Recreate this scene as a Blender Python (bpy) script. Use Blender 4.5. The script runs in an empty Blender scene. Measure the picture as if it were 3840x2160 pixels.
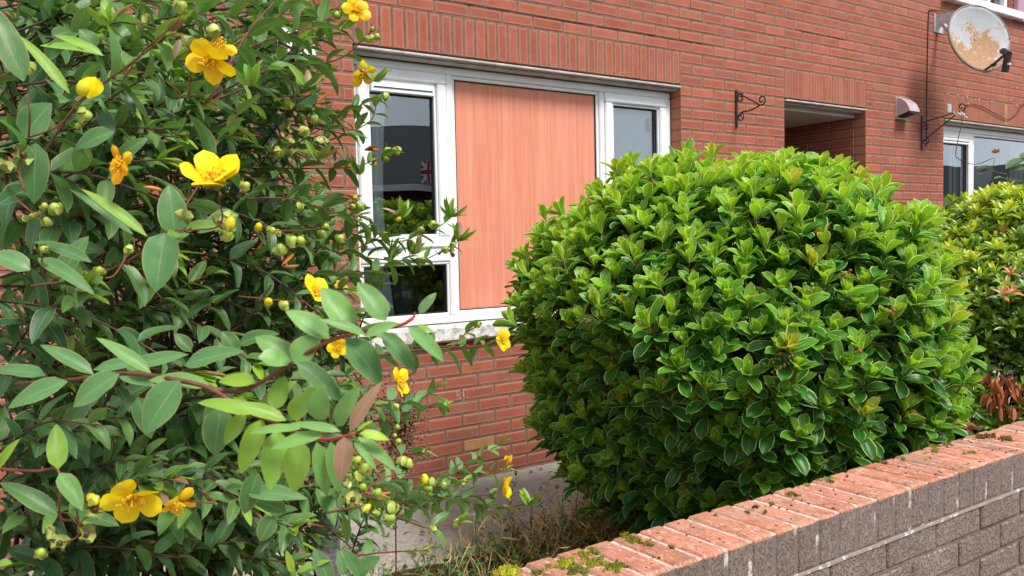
import bpy, math, random
import numpy as np
from mathutils import Vector, Matrix

# ---------------------------------------------------------------- camera, sky, sun, exposure
S = bpy.context.scene
COL = S.collection
F_PX = 3156.87                       # focal length in pixels of the 3840 px wide photograph
CAM = np.array([-4.2808, -4.0957, 1.3598])
CR = np.array([0.82023597, -0.57160693, -0.02187412])
CU = np.array([0.04850802, 0.0314035, 0.998329])
CF = np.array([0.56996485, 0.81992642, -0.0534858])
cd = bpy.data.cameras.new('camera'); cam = bpy.data.objects.new('camera', cd); COL.objects.link(cam)
cd.sensor_width = 36.0; cd.lens = F_PX / 3840 * 36; cd.clip_start = 0.02; cd.clip_end = 400
cd.dof.use_dof = True; cd.dof.focus_distance = 3.2; cd.dof.aperture_fstop = 20
m = Matrix([[CR[0], CU[0], -CF[0], CAM[0]], [CR[1], CU[1], -CF[1], CAM[1]], [CR[2], CU[2], -CF[2], CAM[2]], [0, 0, 0, 1]])
cam.matrix_world = m
S.camera = cam

SUN_EL, SUN_AZ = math.radians(55), math.radians(172)     # azimuth clockwise from +Y
w = bpy.data.worlds.new('World'); S.world = w; w.use_nodes = True
nt = w.node_tree; N = nt.nodes; N.clear()
out = N.new('ShaderNodeOutputWorld'); bg = N.new('ShaderNodeBackground'); bg.inputs[1].default_value = 0.12
sky = N.new('ShaderNodeTexSky'); sky.sky_type = 'NISHITA'; sky.sun_disc = False
sky.sun_elevation = SUN_EL; sky.sun_rotation = SUN_AZ; sky.air_density = 1.0; sky.dust_density = 1.5
tc = N.new('ShaderNodeTexCoord')
mp = N.new('ShaderNodeMapping'); mp.inputs['Scale'].default_value = (1.0, 1.0, 2.4)
ns = N.new('ShaderNodeTexNoise'); ns.inputs['Scale'].default_value = 2.1; ns.inputs['Detail'].default_value = 7; ns.inputs['Roughness'].default_value = .55
rp = N.new('ShaderNodeValToRGB'); rp.color_ramp.elements[0].position = .30; rp.color_ramp.elements[1].position = .52
rc = N.new('ShaderNodeValToRGB'); rc.color_ramp.elements[0].position = .35; rc.color_ramp.elements[1].position = .75
rc.color_ramp.elements[0].color = (.66, .69, .74, 1); rc.color_ramp.elements[1].color = (1, 1, 1, 1)
vm = N.new('ShaderNodeVectorMath'); vm.operation = 'SCALE'; vm.inputs['Scale'].default_value = 7.6
mx = N.new('ShaderNodeMix'); mx.data_type = 'RGBA'
L = nt.links.new
L(tc.outputs['Generated'], mp.inputs[0]); L(mp.outputs[0], ns.inputs['Vector']); L(ns.outputs[0], rp.inputs[0]); L(ns.outputs[0], rc.inputs[0])
L(rc.outputs[0], vm.inputs[0]); L(rp.outputs[0], mx.inputs['Factor']); L(sky.outputs[0], mx.inputs['A']); L(vm.outputs[0], mx.inputs['B'])
L(mx.outputs['Result'], bg.inputs[0]); L(bg.outputs[0], out.inputs[0])
sl = bpy.data.lights.new('sun', 'SUN'); sl.energy = 3.0; sl.angle = math.radians(18); sl.color = (1, .965, .91)
sun = bpy.data.objects.new('sun', sl); COL.objects.link(sun)
sd = Vector((math.sin(SUN_AZ) * math.cos(SUN_EL), math.cos(SUN_AZ) * math.cos(SUN_EL), math.sin(SUN_EL)))
sun.rotation_euler = sd.to_track_quat('Z', 'Y').to_euler(); sun.location = (0, -8, 12)
S.view_settings.view_transform = 'Standard'; S.view_settings.look = 'None'
S.view_settings.exposure = 0.68; S.view_settings.gamma = 1
S.cycles.max_bounces = 7; S.cycles.transparent_max_bounces = 10; S.cycles.caustics_reflective = False; S.cycles.caustics_refractive = False

rng = np.random.default_rng(7)
random.seed(7)
UP = np.array([0, 0, 1.0])
K = 3840 / 2576.0

def nrm(a):
    a = np.asarray(a, float); n = np.linalg.norm(a, axis=-1, keepdims=True); return a / np.maximum(n, 1e-9)
def at(u, v, d):
    """world point seen at photo position (u, v) (px of a 2576 px wide copy), d metres deep"""
    return CAM + d * (CF + CR * (u * K - 1920) / F_PX + CU * (1080 - v * K) / F_PX)
def aty(u, v, y):
    r = CF + CR * (u * K - 1920) / F_PX + CU * (1080 - v * K) / F_PX
    return CAM + r * (y - CAM[1]) / r[1]
def px(P):
    d = np.asarray(P, float) - CAM; z = d @ CF
    return (1920 + F_PX * (d @ CR) / z) / K, (1080 - F_PX * (d @ CU) / z) / K, z

# ---------------------------------------------------------------- scene bookkeeping
def tag(o, label=None, cat=None, group=None, kind=None):
    if label: o['label'] = label
    if cat: o['category'] = cat
    if group: o['group'] = group
    if kind: o['kind'] = kind
    return o
def thing(name, label, cat, loc=(0, 0, 0), group=None, rotz=0):
    o = bpy.data.objects.new(name, None); COL.objects.link(o); o.location = [float(c) for c in loc]; o.rotation_euler = (0, 0, rotz)
    o.empty_display_size = .1
    return tag(o, label, cat, group)

class Acc:
    """collects vertices, faces, uv and colour of one mesh object; coordinates are world unless put under a parent at its origin"""
    def __init__(s): s.v = []; s.f = []; s.uv = []; s.c = []; s.mi = []; s.n = 0
    def add(s, v, f, uv=None, col=(1, 1, 1), mi=0):
        v = np.asarray(v, float).reshape(-1, 3); f = np.asarray(f, int)
        k = len(v); s.v.append(v); s.f.append(f + s.n)
        s.uv.append(np.zeros((k, 2)) if uv is None else np.asarray(uv, float))
        c = np.asarray(col, float)
        s.c.append(np.broadcast_to(c, (k, 3)) if c.ndim == 1 else c)
        s.mi.append(np.full(len(f), mi)); s.n += k
    def box(s, lo, hi, col=(1, 1, 1), mi=0, bev=0.0):
        lo = np.asarray(lo, float); hi = np.asarray(hi, float)
        if bev <= 0:
            v = [[(lo, hi)[i][0], (lo, hi)[j][1], (lo, hi)[k][2]] for i in (0, 1) for j in (0, 1) for k in (0, 1)]
            f = [(0, 1, 3, 2), (4, 6, 7, 5), (0, 4, 5, 1), (2, 3, 7, 6), (0, 2, 6, 4), (1, 5, 7, 3)]
            s.add(v, f, col=col, mi=mi); return
        b = bev; v = []; idx = {}
        for i in (0, 1):
            for j in (0, 1):
                for k in (0, 1):
                    p = np.array([(lo, hi)[i][0], (lo, hi)[j][1], (lo, hi)[k][2]]); sg = np.array([1 - 2 * i, 1 - 2 * j, 1 - 2 * k]) * b
                    for a in range(3):
                        q = p + sg; q[a] = p[a]; idx[(i, j, k, a)] = len(v); v.append(q)
        f = []
        cyc = [(0, 0), (1, 0), (1, 1), (0, 1)]
        def key(a, sgn, x, y):
            o = [0, 0, 0]; o[a] = sgn; o[(a + 1) % 3] = x; o[(a + 2) % 3] = y; return tuple(o)
        for a in range(3):
            for sgn in (0, 1):
                q = [idx[key(a, sgn, x, y) + (a,)] for x, y in cyc]; f.append(q if sgn else q[::-1])
            b_, c_ = (a + 1) % 3, (a + 2) % 3
            for x in (0, 1):
                for y in (0, 1):
                    k0 = [0, 0, 0]; k0[b_] = x; k0[c_] = y; k1 = list(k0); k1[a] = 1
                    q = [idx[tuple(k0) + (b_,)], idx[tuple(k0) + (c_,)], idx[tuple(k1) + (c_,)], idx[tuple(k1) + (b_,)]]
                    f.append(q if (x + y) % 2 == 0 else q[::-1])
        tri = []
        for i in (0, 1):
            for j in (0, 1):
                for k in (0, 1):
                    t = [idx[(i, j, k, 0)], idx[(i, j, k, 1)], idx[(i, j, k, 2)]]
                    t = t if (i + j + k) % 2 else t[::-1]; tri.append(t + [t[2]])
        s.add(v, f, col=col, mi=mi); s.n -= len(v)
        s.tri(tri, mi); s.n += len(v)
    def tri(s, tri, mi):
        if not hasattr(s, 't'): s.t = []; s.tm = []
        for t in tri: s.t.append([i + s.n for i in t[:3]]); s.tm.append(mi)
    def tube(s, P, r, sides=6, col=(1, 1, 1), mi=0, cap=True):
        P = np.asarray(P, float); k = len(P); r = np.broadcast_to(r, (k,)) if np.ndim(r) == 0 else np.interp(np.linspace(0, 1, k), np.linspace(0, 1, len(r)), r)
        T = nrm(np.gradient(P, axis=0)); ref = UP if abs(T[0] @ UP) < .9 else np.array([1., 0, 0])
        A = nrm(np.cross(T, ref)); B = np.cross(T, A)
        th = np.arange(sides) * 2 * math.pi / sides
        V = P[:, None] + r[:, None, None] * (A[:, None] * np.cos(th)[None, :, None] + B[:, None] * np.sin(th)[None, :, None])
        V = V.reshape(-1, 3); f = []
        for i in range(k - 1):
            for j in range(sides):
                a = i * sides + j; b = i * sides + (j + 1) % sides; f.append((a, b, b + sides, a + sides))
        uv = np.stack([np.tile(np.arange(sides) / sides, k), np.repeat(np.linspace(0, 1, k), sides)], 1)
        c = np.asarray(col, float)
        if c.ndim == 2: c = np.repeat(np.stack([np.interp(np.linspace(0, 1, k), np.linspace(0, 1, len(c)), c[:, q]) for q in range(3)], 1), sides, 0)
        if cap:
            n0 = len(V); V = np.vstack([V, P[0], P[-1]]); uv = np.vstack([uv, [0, 0], [0, 1]])
            if c.ndim == 2: c = np.vstack([c, c[0], c[-1]])
            for j in range(sides):
                f.append((n0, (j + 1) % sides, j, n0)); e = (k - 1) * sides; f.append((n0 + 1, e + j, e + (j + 1) % sides, n0 + 1))
        s.add(V, f, uv, c, mi)
    def blob(s, c, r, col=(1, 1, 1), mi=0, nu=8, nv=6, axis=None, jit=0):
        c = np.asarray(c, float); r = np.asarray(r, float) * np.ones(3)
        ax = nrm(axis) if axis is not None else UP
        ref = np.array([1., 0, 0]) if abs(ax[0]) < .9 else np.array([0, 1., 0]); a = nrm(np.cross(ax, ref)); b = np.cross(ax, a)
        V = []
        for i in range(nv + 1):
            p = math.pi * i / nv
            for j in range(nu):
                t = 2 * math.pi * j / nu; q = 1 + jit * rng.normal() if jit else 1
                V.append(c + q * (a * r[0] * math.sin(p) * math.cos(t) + b * r[1] * math.sin(p) * math.sin(t) + ax * r[2] * math.cos(p)))
        f = [(i * nu + j, (i + 1) * nu + j, (i + 1) * nu + (j + 1) % nu, i * nu + (j + 1) % nu) for i in range(nv) for j in range(nu)]
        s.add(V, f, None, col, mi)
    def build(s, name, mats, parent=None, smooth=False, origin=None):
        v = np.vstack(s.v); f = np.vstack(s.f).astype(np.int32); uv = np.vstack(s.uv); c = np.vstack(s.c); mi = np.concatenate(s.mi)
        if parent is not None:
            mw = parent.matrix_basis if parent.parent is None else parent.parent.matrix_basis @ parent.matrix_basis
            org = np.array(mw.translation); 
        elif origin is not None: org = np.asarray(origin, float)
        else: org = np.zeros(3)
        v = v - org
        tris = getattr(s, 't', [])
        isq = f[:, 3] != f[:, 0]; isq2 = isq & (f[:, 3] != f[:, 2])
        cnt = np.where(isq2, 4, 3).astype(np.int32)
        mask = np.ones(f.shape, bool); mask[~isq2, 3] = False
        li = f[mask]
        if len(tris): li = np.concatenate([li, np.array(tris, np.int32).ravel()]); cnt = np.concatenate([cnt, np.full(len(tris), 3, np.int32)]); mi = np.concatenate([mi, s.tm])
        st = np.concatenate([[0], np.cumsum(cnt)[:-1]]).astype(np.int32)
        me = bpy.data.meshes.new(name); me.vertices.add(len(v)); me.vertices.foreach_set('co', v.astype(np.float32).ravel())
        me.loops.add(len(li)); me.loops.foreach_set('vertex_index', li.astype(np.int32)); me.polygons.add(len(cnt)); me.polygons.foreach_set('loop_start', st)
        try: me.polygons.foreach_set('loop_total', cnt)
        except Exception: pass
        me.polygons.foreach_set('material_index', mi.astype(np.int32)); me.polygons.foreach_set('use_smooth', np.full(len(cnt), bool(smooth)))
        ul = me.uv_layers.new(name='UVMap'); ul.data.foreach_set('uv', uv[li].astype(np.float32).ravel())
        ca = me.color_attributes.new('Col', 'FLOAT_COLOR', 'POINT'); ca.data.foreach_set('color', np.hstack([c, np.ones((len(c), 1))]).astype(np.float32).ravel())
        me.update(); me.validate()
        for mt in (mats if isinstance(mats, (list, tuple)) else [mats]): me.materials.append(mt)
        o = bpy.data.objects.new(name, me); COL.objects.link(o)
        if parent is not None: o.parent = parent
        elif origin is not None: o.location = [float(x) for x in org]
        return o

def curve(P, n=24):
    """Catmull-Rom through the points P"""
    P = np.asarray(P, float)
    if len(P) == 2: return P[0] + (P[1] - P[0]) * np.linspace(0, 1, n)[:, None]
    Q = np.vstack([2 * P[0] - P[1], P, 2 * P[-1] - P[-2]]); k = len(P) - 1; out = []
    for t in np.linspace(0, k - 1e-6, n):
        i = int(t); f = t - i; a, b, c, d = Q[i:i + 4]
        out.append(.5 * ((2 * b) + (-a + c) * f + (2 * a - 5 * b + 4 * c - d) * f * f + (-a + 3 * b - 3 * c + d) * f ** 3))
    return np.array(out)

# ---------------------------------------------------------------- materials
class Mat:
    def __init__(s, name):
        s.m = bpy.data.materials.new(name); s.m.use_nodes = True; s.t = s.m.node_tree; s.t.nodes.clear(); s.L = s.t.links.new
        s.out = s.t.nodes.new('ShaderNodeOutputMaterial')
    def n(s, kind, **kw):
        x = s.t.nodes.new('ShaderNode' + kind)
        for k, v in kw.items():
            if hasattr(x, k): setattr(x, k, v)
        return x
    def put(s, sock, v):
        if hasattr(v, 'is_output') or isinstance(v, bpy.types.NodeSocket): s.L(v, sock)
        elif isinstance(v, (tuple, list)) and len(v) == 3 and sock.type == 'RGBA': sock.default_value = (*v, 1)
        else: sock.default_value = v
    def obj(s, scale=None):
        o = s.n('TexCoord').outputs['Object']
        if scale is not None:
            mp = s.n('Mapping'); s.L(o, mp.inputs[0]); mp.inputs['Scale'].default_value = scale; o = mp.outputs[0]
        return o
    def noise(s, scale, detail=5, rough=.55, vec=None, dist=0):
        x = s.n('TexNoise'); s.put(x.inputs['Scale'], scale); x.inputs['Detail'].default_value = detail; x.inputs['Roughness'].default_value = rough; x.inputs['Distortion'].default_value = dist
        s.L(vec if vec is not None else s.obj(), x.inputs['Vector']); return x.outputs[0]
    def ramp(s, fac, a, b, ca=(0, 0, 0), cb=(1, 1, 1)):
        x = s.n('ValToRGB'); s.L(fac, x.inputs[0]); e = x.color_ramp.elements; e[0].position = a; e[1].position = b; e[0].color = (*ca, 1); e[1].color = (*cb, 1); return x.outputs[0]
    def mix(s, f, a, b, mode='MIX'):
        x = s.n('Mix', data_type='RGBA', blend_type=mode); s.put(x.inputs['Factor'], f); s.put(x.inputs['A'], a); s.put(x.inputs['B'], b); return x.outputs['Result']
    def math(s, op, a, b=0.0, c=0.0, clamp=False):
        x = s.n('Math', operation=op); x.use_clamp = clamp; s.put(x.inputs[0], a); s.put(x.inputs[1], b); s.put(x.inputs[2], c); return x.outputs[0]
    def col(s): x = s.n('VertexColor'); x.layer_name = 'Col'; return x.outputs[0]
    def uv(s):
        x = s.n('UVMap'); y = s.n('SeparateXYZ'); s.L(x.outputs[0], y.inputs[0]); return y.outputs[0], y.outputs[1]
    def xyz(s, vec=None):
        y = s.n('SeparateXYZ'); s.L(vec if vec is not None else s.obj(), y.inputs[0]); return y.outputs
    def bump(s, h, dist=.002, strength=1.0, nrmal=None):
        x = s.n('Bump'); s.L(h, x.inputs['Height']); x.inputs['Distance'].default_value = dist; x.inputs['Strength'].default_value = strength
        if nrmal is not None: s.L(nrmal, x.inputs['Normal'])
        return x.outputs[0]
    def bsdf(s, color, rough=.6, spec=.5, normal=None, metal=0, **kw):
        x = s.n('BsdfPrincipled'); s.put(x.inputs['Base Color'], color); s.put(x.inputs['Roughness'], rough); s.put(x.inputs['Specular IOR Level'], spec); s.put(x.inputs['Metallic'], metal)
        if normal is not None: s.L(normal, x.inputs['Normal'])
        for k, v in kw.items(): s.put(x.inputs[k], v)
        return x.outputs[0]
    def done(s, sh): s.L(sh, s.out.inputs[0]); return s.m

def leaf_mat(name, rim=None, rimw=.07, back=(1.15, 1.2, .9), rough=.42, spec=.45, trans=.28, vein=(.30, .42, .16), veinf=.55, veinw=.035, redrib=0, bumpd=.0008):
    M = Mat(name); c = M.col(); u, v = M.uv()
    nz = M.noise(60, 4); c = M.mix(M.ramp(nz, .3, .75), c, M.mix(1.0, c, (1.28, 1.18, 1.1), 'MULTIPLY'))
    blot = M.ramp(M.noise(150, 3), .68, .76); c = M.mix(M.math('MULTIPLY', blot, .35), c, (.16, .12, .03))
    d = M.math('ABSOLUTE', M.math('SUBTRACT', u, .5))                       # 0 on the midrib, .5 at the edge
    rib = M.math('SUBTRACT', 1.0, M.math('DIVIDE', d, veinw), clamp=True)
    ribc = vein if not redrib else M.mix(M.ramp(v, .0, .5), (.35, .09, .05), vein)
    c = M.mix(M.math('MULTIPLY', rib, veinf), c, ribc)
    wv = M.n('TexWave'); wv.inputs['Scale'].default_value = 1.0; cb = M.n('CombineXYZ')
    M.L(M.math('ADD', M.math('MULTIPLY', v, 2.4), M.math('MULTIPLY', d, -2.6)), cb.inputs[0]); M.L(cb.outputs[0], wv.inputs['Vector'])
    side = M.ramp(wv.outputs[0], .80, 1.0); c = M.mix(M.math('MULTIPLY', side, .12), c, vein)
    if rim is not None:
        e = M.ramp(d, .5 - rimw, .5 - rimw * .45); c = M.mix(M.math('MULTIPLY', e, .8), c, rim)
    g = M.n('NewGeometry'); cb2 = M.mix(1.0, c, back, 'MULTIPLY'); c = M.mix(g.outputs['Backfacing'], c, cb2)
    rr = M.math('ADD', rough, M.math('MULTIPLY', g.outputs['Backfacing'], .25))
    nb = M.bump(M.math('ADD', M.math('MULTIPLY', rib, -.12), M.math('MULTIPLY', M.noise(70, 3), 1.0)), bumpd)
    a = M.bsdf(c, rr, spec, nb); t = M.n('BsdfTranslucent'); M.L(M.mix(1.0, c, (1.25, 1.35, .6), 'MULTIPLY'), t.inputs[0])
    ms = M.n('MixShader'); ms.inputs[0].default_value = trans; M.L(a, ms.inputs[1]); M.L(t.outputs[0], ms.inputs[2])
    return M.done(ms.outputs[0])

def plain(name, color, rough=.5, spec=.4, metal=0, nscale=0, namt=.15, bump=0, bscale=200, usecol=False):
    M = Mat(name); c = M.col() if usecol else color
    if nscale:
        c = M.mix(M.ramp(M.noise(nscale, 5), .3, .7), M.mix(1.0, c, (1 - namt,) * 3, 'MULTIPLY'), M.mix(1.0, c, (1 + namt * .6,) * 3, 'MULTIPLY'))
    n = M.bump(M.noise(bscale, 4), bump) if bump else None
    return M.done(M.bsdf(c, rough, spec, n, metal))

def brick_mat():
    M = Mat('rustic_brick'); c = M.col(); u, v = M.uv(); o = M.obj()
    n1 = M.noise(9, 5); c = M.mix(M.ramp(n1, .35, .7), M.mix(1.0, c, (.86, .86, .9), 'MULTIPLY'), M.mix(1.0, c, (1.12, 1.12, 1.1), 'MULTIPLY'))
    # frame of paler burnt orange round a redder centre
    du = M.math('MINIMUM', u, M.math('SUBTRACT', 1.0, u)); dv = M.math('MINIMUM', v, M.math('SUBTRACT', 1.0, v))
    e = M.math('MINIMUM', M.math('MULTIPLY', du, 3.0), dv); e = M.math('ADD', e, M.math('MULTIPLY', M.math('SUBTRACT', M.noise(45, 4), .5), .22))
    ed = M.ramp(e, .09, .22, (1, 1, 1), (0, 0, 0))
    c = M.mix(M.math('MULTIPLY', ed, .62), c, (.50, .20, .125))
    fl = M.n('Mapping'); M.L(o, fl.inputs[0]); fl.inputs['Rotation'].default_value = (0, .55, 0); fl.inputs['Scale'].default_value = (1, 1, 3.0)
    wn = M.noise(120, 5, .7, fl.outputs[0], 1.2)
    c = M.mix(M.ramp(wn, .56, .72), c, M.mix(1.0, c, (1.38, 1.5, 1.45), 'MULTIPLY'))
    c = M.mix(M.ramp(wn, .28, .42, (1, 1, 1), (0, 0, 0)), c, M.mix(1.0, c, (.68, .6, .58), 'MULTIPLY'))
    grime = M.ramp(M.noise(2.2, 6, .6), .45, .75)
    c = M.mix(M.math('MULTIPLY', grime, .22), c, (.16, .095, .07))
    wht = M.ramp(M.noise(7, 8, .75), .70, .76); c = M.mix(M.math('MULTIPLY', wht, .14), c, (.6, .5, .45))
    h = M.math('ADD', wn, M.math('MULTIPLY', M.noise(300, 3), .4))
    return M.done(M.bsdf(c, .85, .25, M.bump(h, .0035)))
def mortar_mat(name, base, dark):
    M = Mat(name); c = M.mix(M.ramp(M.noise(25, 6, .6), .35, .7), dark, base)
    c = M.mix(M.ramp(M.noise(3, 5), .5, .8), c, M.mix(1.0, c, (.75, .68, .62), 'MULTIPLY'))
    return M.done(M.bsdf(c, .95, .15, M.bump(M.noise(260, 4, .7), .002)))
def coping_mat():
    M = Mat('weathered_coping_brick'); o = M.obj(); x, y, z = M.xyz(o)[0], M.xyz(o)[1], M.xyz(o)[2]; c = M.col()
    c = M.mix(M.ramp(M.noise(14, 6, .65), .3, .7), M.mix(1.0, c, (.75, .68, .62), 'MULTIPLY'), M.mix(1.0, c, (1.2, 1.15, 1.1), 'MULTIPLY'))
    st = M.n('Mapping'); M.L(o, st.inputs[0]); st.inputs['Scale'].default_value = (3.0, .8, 1)
    c = M.mix(M.ramp(M.noise(60, 6, .7, st.outputs[0], .8), .54, .62), c, (.66, .46, .38))
    c = M.mix(M.math('MULTIPLY', M.ramp(M.noise(55, 5, .7), .60, .68), .8), c, (.16, .085, .05))
    c = M.mix(M.math('MULTIPLY', M.ramp(M.noise(7, 7, .7), .50, .66), .6), c, (.34, .22, .16)); c = M.mix(M.math('MULTIPLY', M.ramp(M.noise(22, 6, .7), .56, .62), .55), c, (.20, .13, .085))
    pn = M.mix(M.ramp(M.noise(5, 5), .35, .7), (.19, .140, .12), (.245, .185, .16))
    pn = M.mix(M.math('MULTIPLY', M.ramp(M.noise(38, 6, .7), .68, .72), .5), pn, (.45, .30, .24))
    edge = M.math('ADD', z, M.math('MULTIPLY', M.math('SUBTRACT', M.noise(30, 5, .7), .5), .012))
    f = M.math('LESS_THAN', edge, .7285); f = M.math('MULTIPLY', f, M.math('LESS_THAN', y, -.02))
    c = M.mix(f, c, pn)
    wd = M.n('Mapping'); M.L(o, wd.inputs[0]); wd.inputs['Scale'].default_value = (1.6, 1, .8)
    cr = M.noise(90, 4, .5, wd.outputs[0], 1.0); cr = M.ramp(cr, .38, .52)
    h = M.math('ADD', M.math('MULTIPLY', cr, M.math('MULTIPLY', f, 1.0)), M.math('MULTIPLY', M.noise(110, 5, .7), .7))
    return M.done(M.bsdf(c, .8, M.math('ADD', .2, M.math('MULTIPLY', f, .2)), M.bump(h, .005)))
def painted_brick_mat():
    M = Mat('masonry_paint_brick'); o = M.obj(); c = M.mix(M.ramp(M.noise(4, 5), .35, .7), (.20, .148, .125), (.25, .19, .163))
    c = M.mix(M.math('MULTIPLY', M.ramp(M.noise(70, 6, .7), .70, .73), .7), c, (.42, .27, .2))
    cr = M.noise(80, 4, .5, o, 1.0); crr = M.ramp(cr, .40, .53)
    c = M.mix(M.math('MULTIPLY', M.math('SUBTRACT', 1.0, crr), .16), c, (.10, .078, .07))
    h = M.math('ADD', crr, M.math('MULTIPLY', M.noise(200, 3), .3))
    return M.done(M.bsdf(c, .6, .4, M.bump(h, .006)))

MB_BRICK = brick_mat()
MB_MORT = mortar_mat('house_mortar', (.235, .155, .12), (.155, .10, .08))
MB_COPE = coping_mat(); MB_PAINT = painted_brick_mat()
MB_COPEM = mortar_mat('pale_mortar', (.62, .50, .43), (.40, .31, .26))
MB_PMORT = mortar_mat('painted_mortar', (.25, .19, .165), (.15, .11, .095))
def upvc():
    M = Mat('white_upvc'); c = M.mix(M.ramp(M.noise(6, 5), .45, .8), (.80, .82, .84), (.70, .71, .71))
    z = M.xyz()[2]; st = M.n('Mapping'); M.L(M.obj(), st.inputs[0]); st.inputs['Scale'].default_value = (6, 6, 1)
    c = M.mix(M.math('MULTIPLY', M.ramp(M.noise(8, 6, .7, st.outputs[0]), .58, .80), .28), c, (.45, .43, .39))
    return M.done(M.bsdf(c, .35, .45))
M_UPVC = upvc()
def dirty():
    M = Mat('stained_white_render'); c = M.mix(M.ramp(M.noise(18, 7, .7), .42, .62), (.80, .78, .76), (.40, .36, .32))
    c = M.mix(M.math('MULTIPLY', M.ramp(M.noise(60, 6, .7), .55, .65), .6), c, (.42, .33, .26))
    return M.done(M.bsdf(c, .8, .25, M.bump(M.noise(120, 5, .7), .003)))
M_DIRTY = dirty()
def lintel():
    M = Mat('grubby_lintel_paint'); c = M.mix(M.ramp(M.noise(12, 7, .7), .4, .7), (.50, .48, .46), (.30, .27, .24))
    return M.done(M.bsdf(c, .6, .3, M.bump(M.noise(80, 4), .001)))
M_LINTEL = lintel()
M_GASKET = plain('black_gasket', (.015, .015, .016), .5)
def panel():
    M = Mat('salmon_woodgrain_panel'); o = M.obj((1, 1, .015)); g = M.noise(170, 8, .75, o, .1); g2 = M.noise(26, 5, .6, M.obj((1, 1, .03)), .1)
    c = M.mix(M.ramp(g, .36, .66), (.57, .175, .10), (.71, .275, .175)); c = M.mix(M.math('MULTIPLY', M.ramp(g2, .4, .7), .35), c, (.88, .44, .33))
    c = M.mix(M.math('MULTIPLY', M.ramp(M.noise(3, 4), .4, .8), .2), c, (.62, .22, .15))
    return M.done(M.bsdf(c, .55, .3, M.bump(g, .0004)))
M_PANEL = panel()
def glass():
    M = Mat('window_glass'); t = M.n('BsdfTransparent'); t.inputs[0].default_value = (.95, .97, .98, 1)
    g = M.n('BsdfGlossy'); g.inputs['Roughness'].default_value = .0; g.inputs[0].default_value = (.80, .91, 1, 1)
    fr = M.n('Fresnel'); fr.inputs[0].default_value = 1.52
    nb = M.bump(M.noise(2.2, 1), .0012); M.L(nb, g.inputs['Normal'])
    f = M.math('ADD', M.math('MULTIPLY', fr.outputs[0], 2.8), .11, clamp=True); ms = M.n('MixShader'); M.L(f, ms.inputs[0]); M.L(t.outputs[0], ms.inputs[1]); M.L(g.outputs[0], ms.inputs[2])
    return M.done(ms.outputs[0])
M_GLASS = glass()
M_IRON = plain('black_wrought_iron', (.022, .020, .021), .5, .5, nscale=80, namt=.4)
M_CABLE = plain('black_cable', (.014, .014, .016), .45, .4)
M_ROOM = plain('dim_room_wall', (.20, .19, .18), .9, .1)
M_CURT = plain('pale_curtain', (.78, .86, .93), .9, .1, nscale=8, namt=.1)
M_GALV = plain('galvanised_steel', (.50, .53, .55), .45, .5, .4, 30, .25)
M_DARK = plain('dark_plastic', (.03, .032, .036), .45, .4)
M_WHITE = plain('white_plastic', (.75, .75, .74), .4, .4, nscale=20)
NSHOOT, NROS, NPIE = 620, 1500, 3400
# ---------------------------------------------------------------- ground
def sheet(name, x0, x1, y0, y1, z, mat, n=1, amp=0, kind='structure'):
    A = Acc(); xs = np.linspace(x0, x1, n + 1); ys = np.linspace(y0, y1, n + 1)
    V = np.array([[x, y, z + (amp * rng.normal() if amp else 0)] for x in xs for y in ys])
    f = [(i * (n + 1) + j, (i + 1) * (n + 1) + j, (i + 1) * (n + 1) + j + 1, i * (n + 1) + j + 1) for i in range(n) for j in range(n)]
    A.add(V, f); return tag(A.build(name, mat, smooth=True), kind=kind)
def soil():
    M = Mat('garden_soil'); c = M.mix(M.ramp(M.noise(14, 7, .7), .35, .7), (.035, .025, .018), (.11, .085, .06)); c = M.mix(M.ramp(M.noise(5, 5), .55, .7), c, (.05, .065, .025))
    return M.done(M.bsdf(c, .95, .1, M.bump(M.noise(60, 6, .7), .02)))
def concrete(name, a, b, joint=0):
    M = Mat(name); c = M.mix(M.ramp(M.noise(30, 7, .7), .35, .7), a, b); c = M.mix(M.math('MULTIPLY', M.ramp(M.noise(2.5, 6, .65), .45, .75), .5), c, tuple(x * .62 for x in a))
    c = M.mix(M.ramp(M.noise(140, 3), .66, .72), c, tuple(min(1, x * 1.7) for x in b))
    return M.done(M.bsdf(c, .9, .2, M.bump(M.noise(120, 5, .7), .003)))
M_SOIL = soil(); M_CONC = concrete('path_concrete', (.26, .245, .215), (.42, .40, .36)); M_ASPH = concrete('tarmac', (.045, .045, .047), (.07, .07, .07))
sheet('ground', -60, 60, -60, 60, -.05, M_SOIL)
sheet('garden_soil_bed', -7, 8, -2.79, -1.02, .004, M_SOIL, 60, .008)
A = Acc()
xs = [-7, -5.6, -4.7, -3.8, -2.9, -1.98, -1.05, -.15, .75, 1.65, 2.6, 3.5, 4.4, 5.3, 6.2, 8]
for a, b in zip(xs[:-1], xs[1:]): A.box((a + .004, -.985 + rng.normal() * .006, -.06), (b - .004, -.004, .0 + rng.normal() * .002), bev=.006)
tag(A.build('path', M_CONC), kind='structure')
A = Acc(); A.box((-14, -5.6, -.04), (16, -3.02, .01), bev=.01); tag(A.build('pavement', M_CONC), kind='structure')
sheet('road', -40, 40, -13, -5.62, -.04, M_ASPH)

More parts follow.
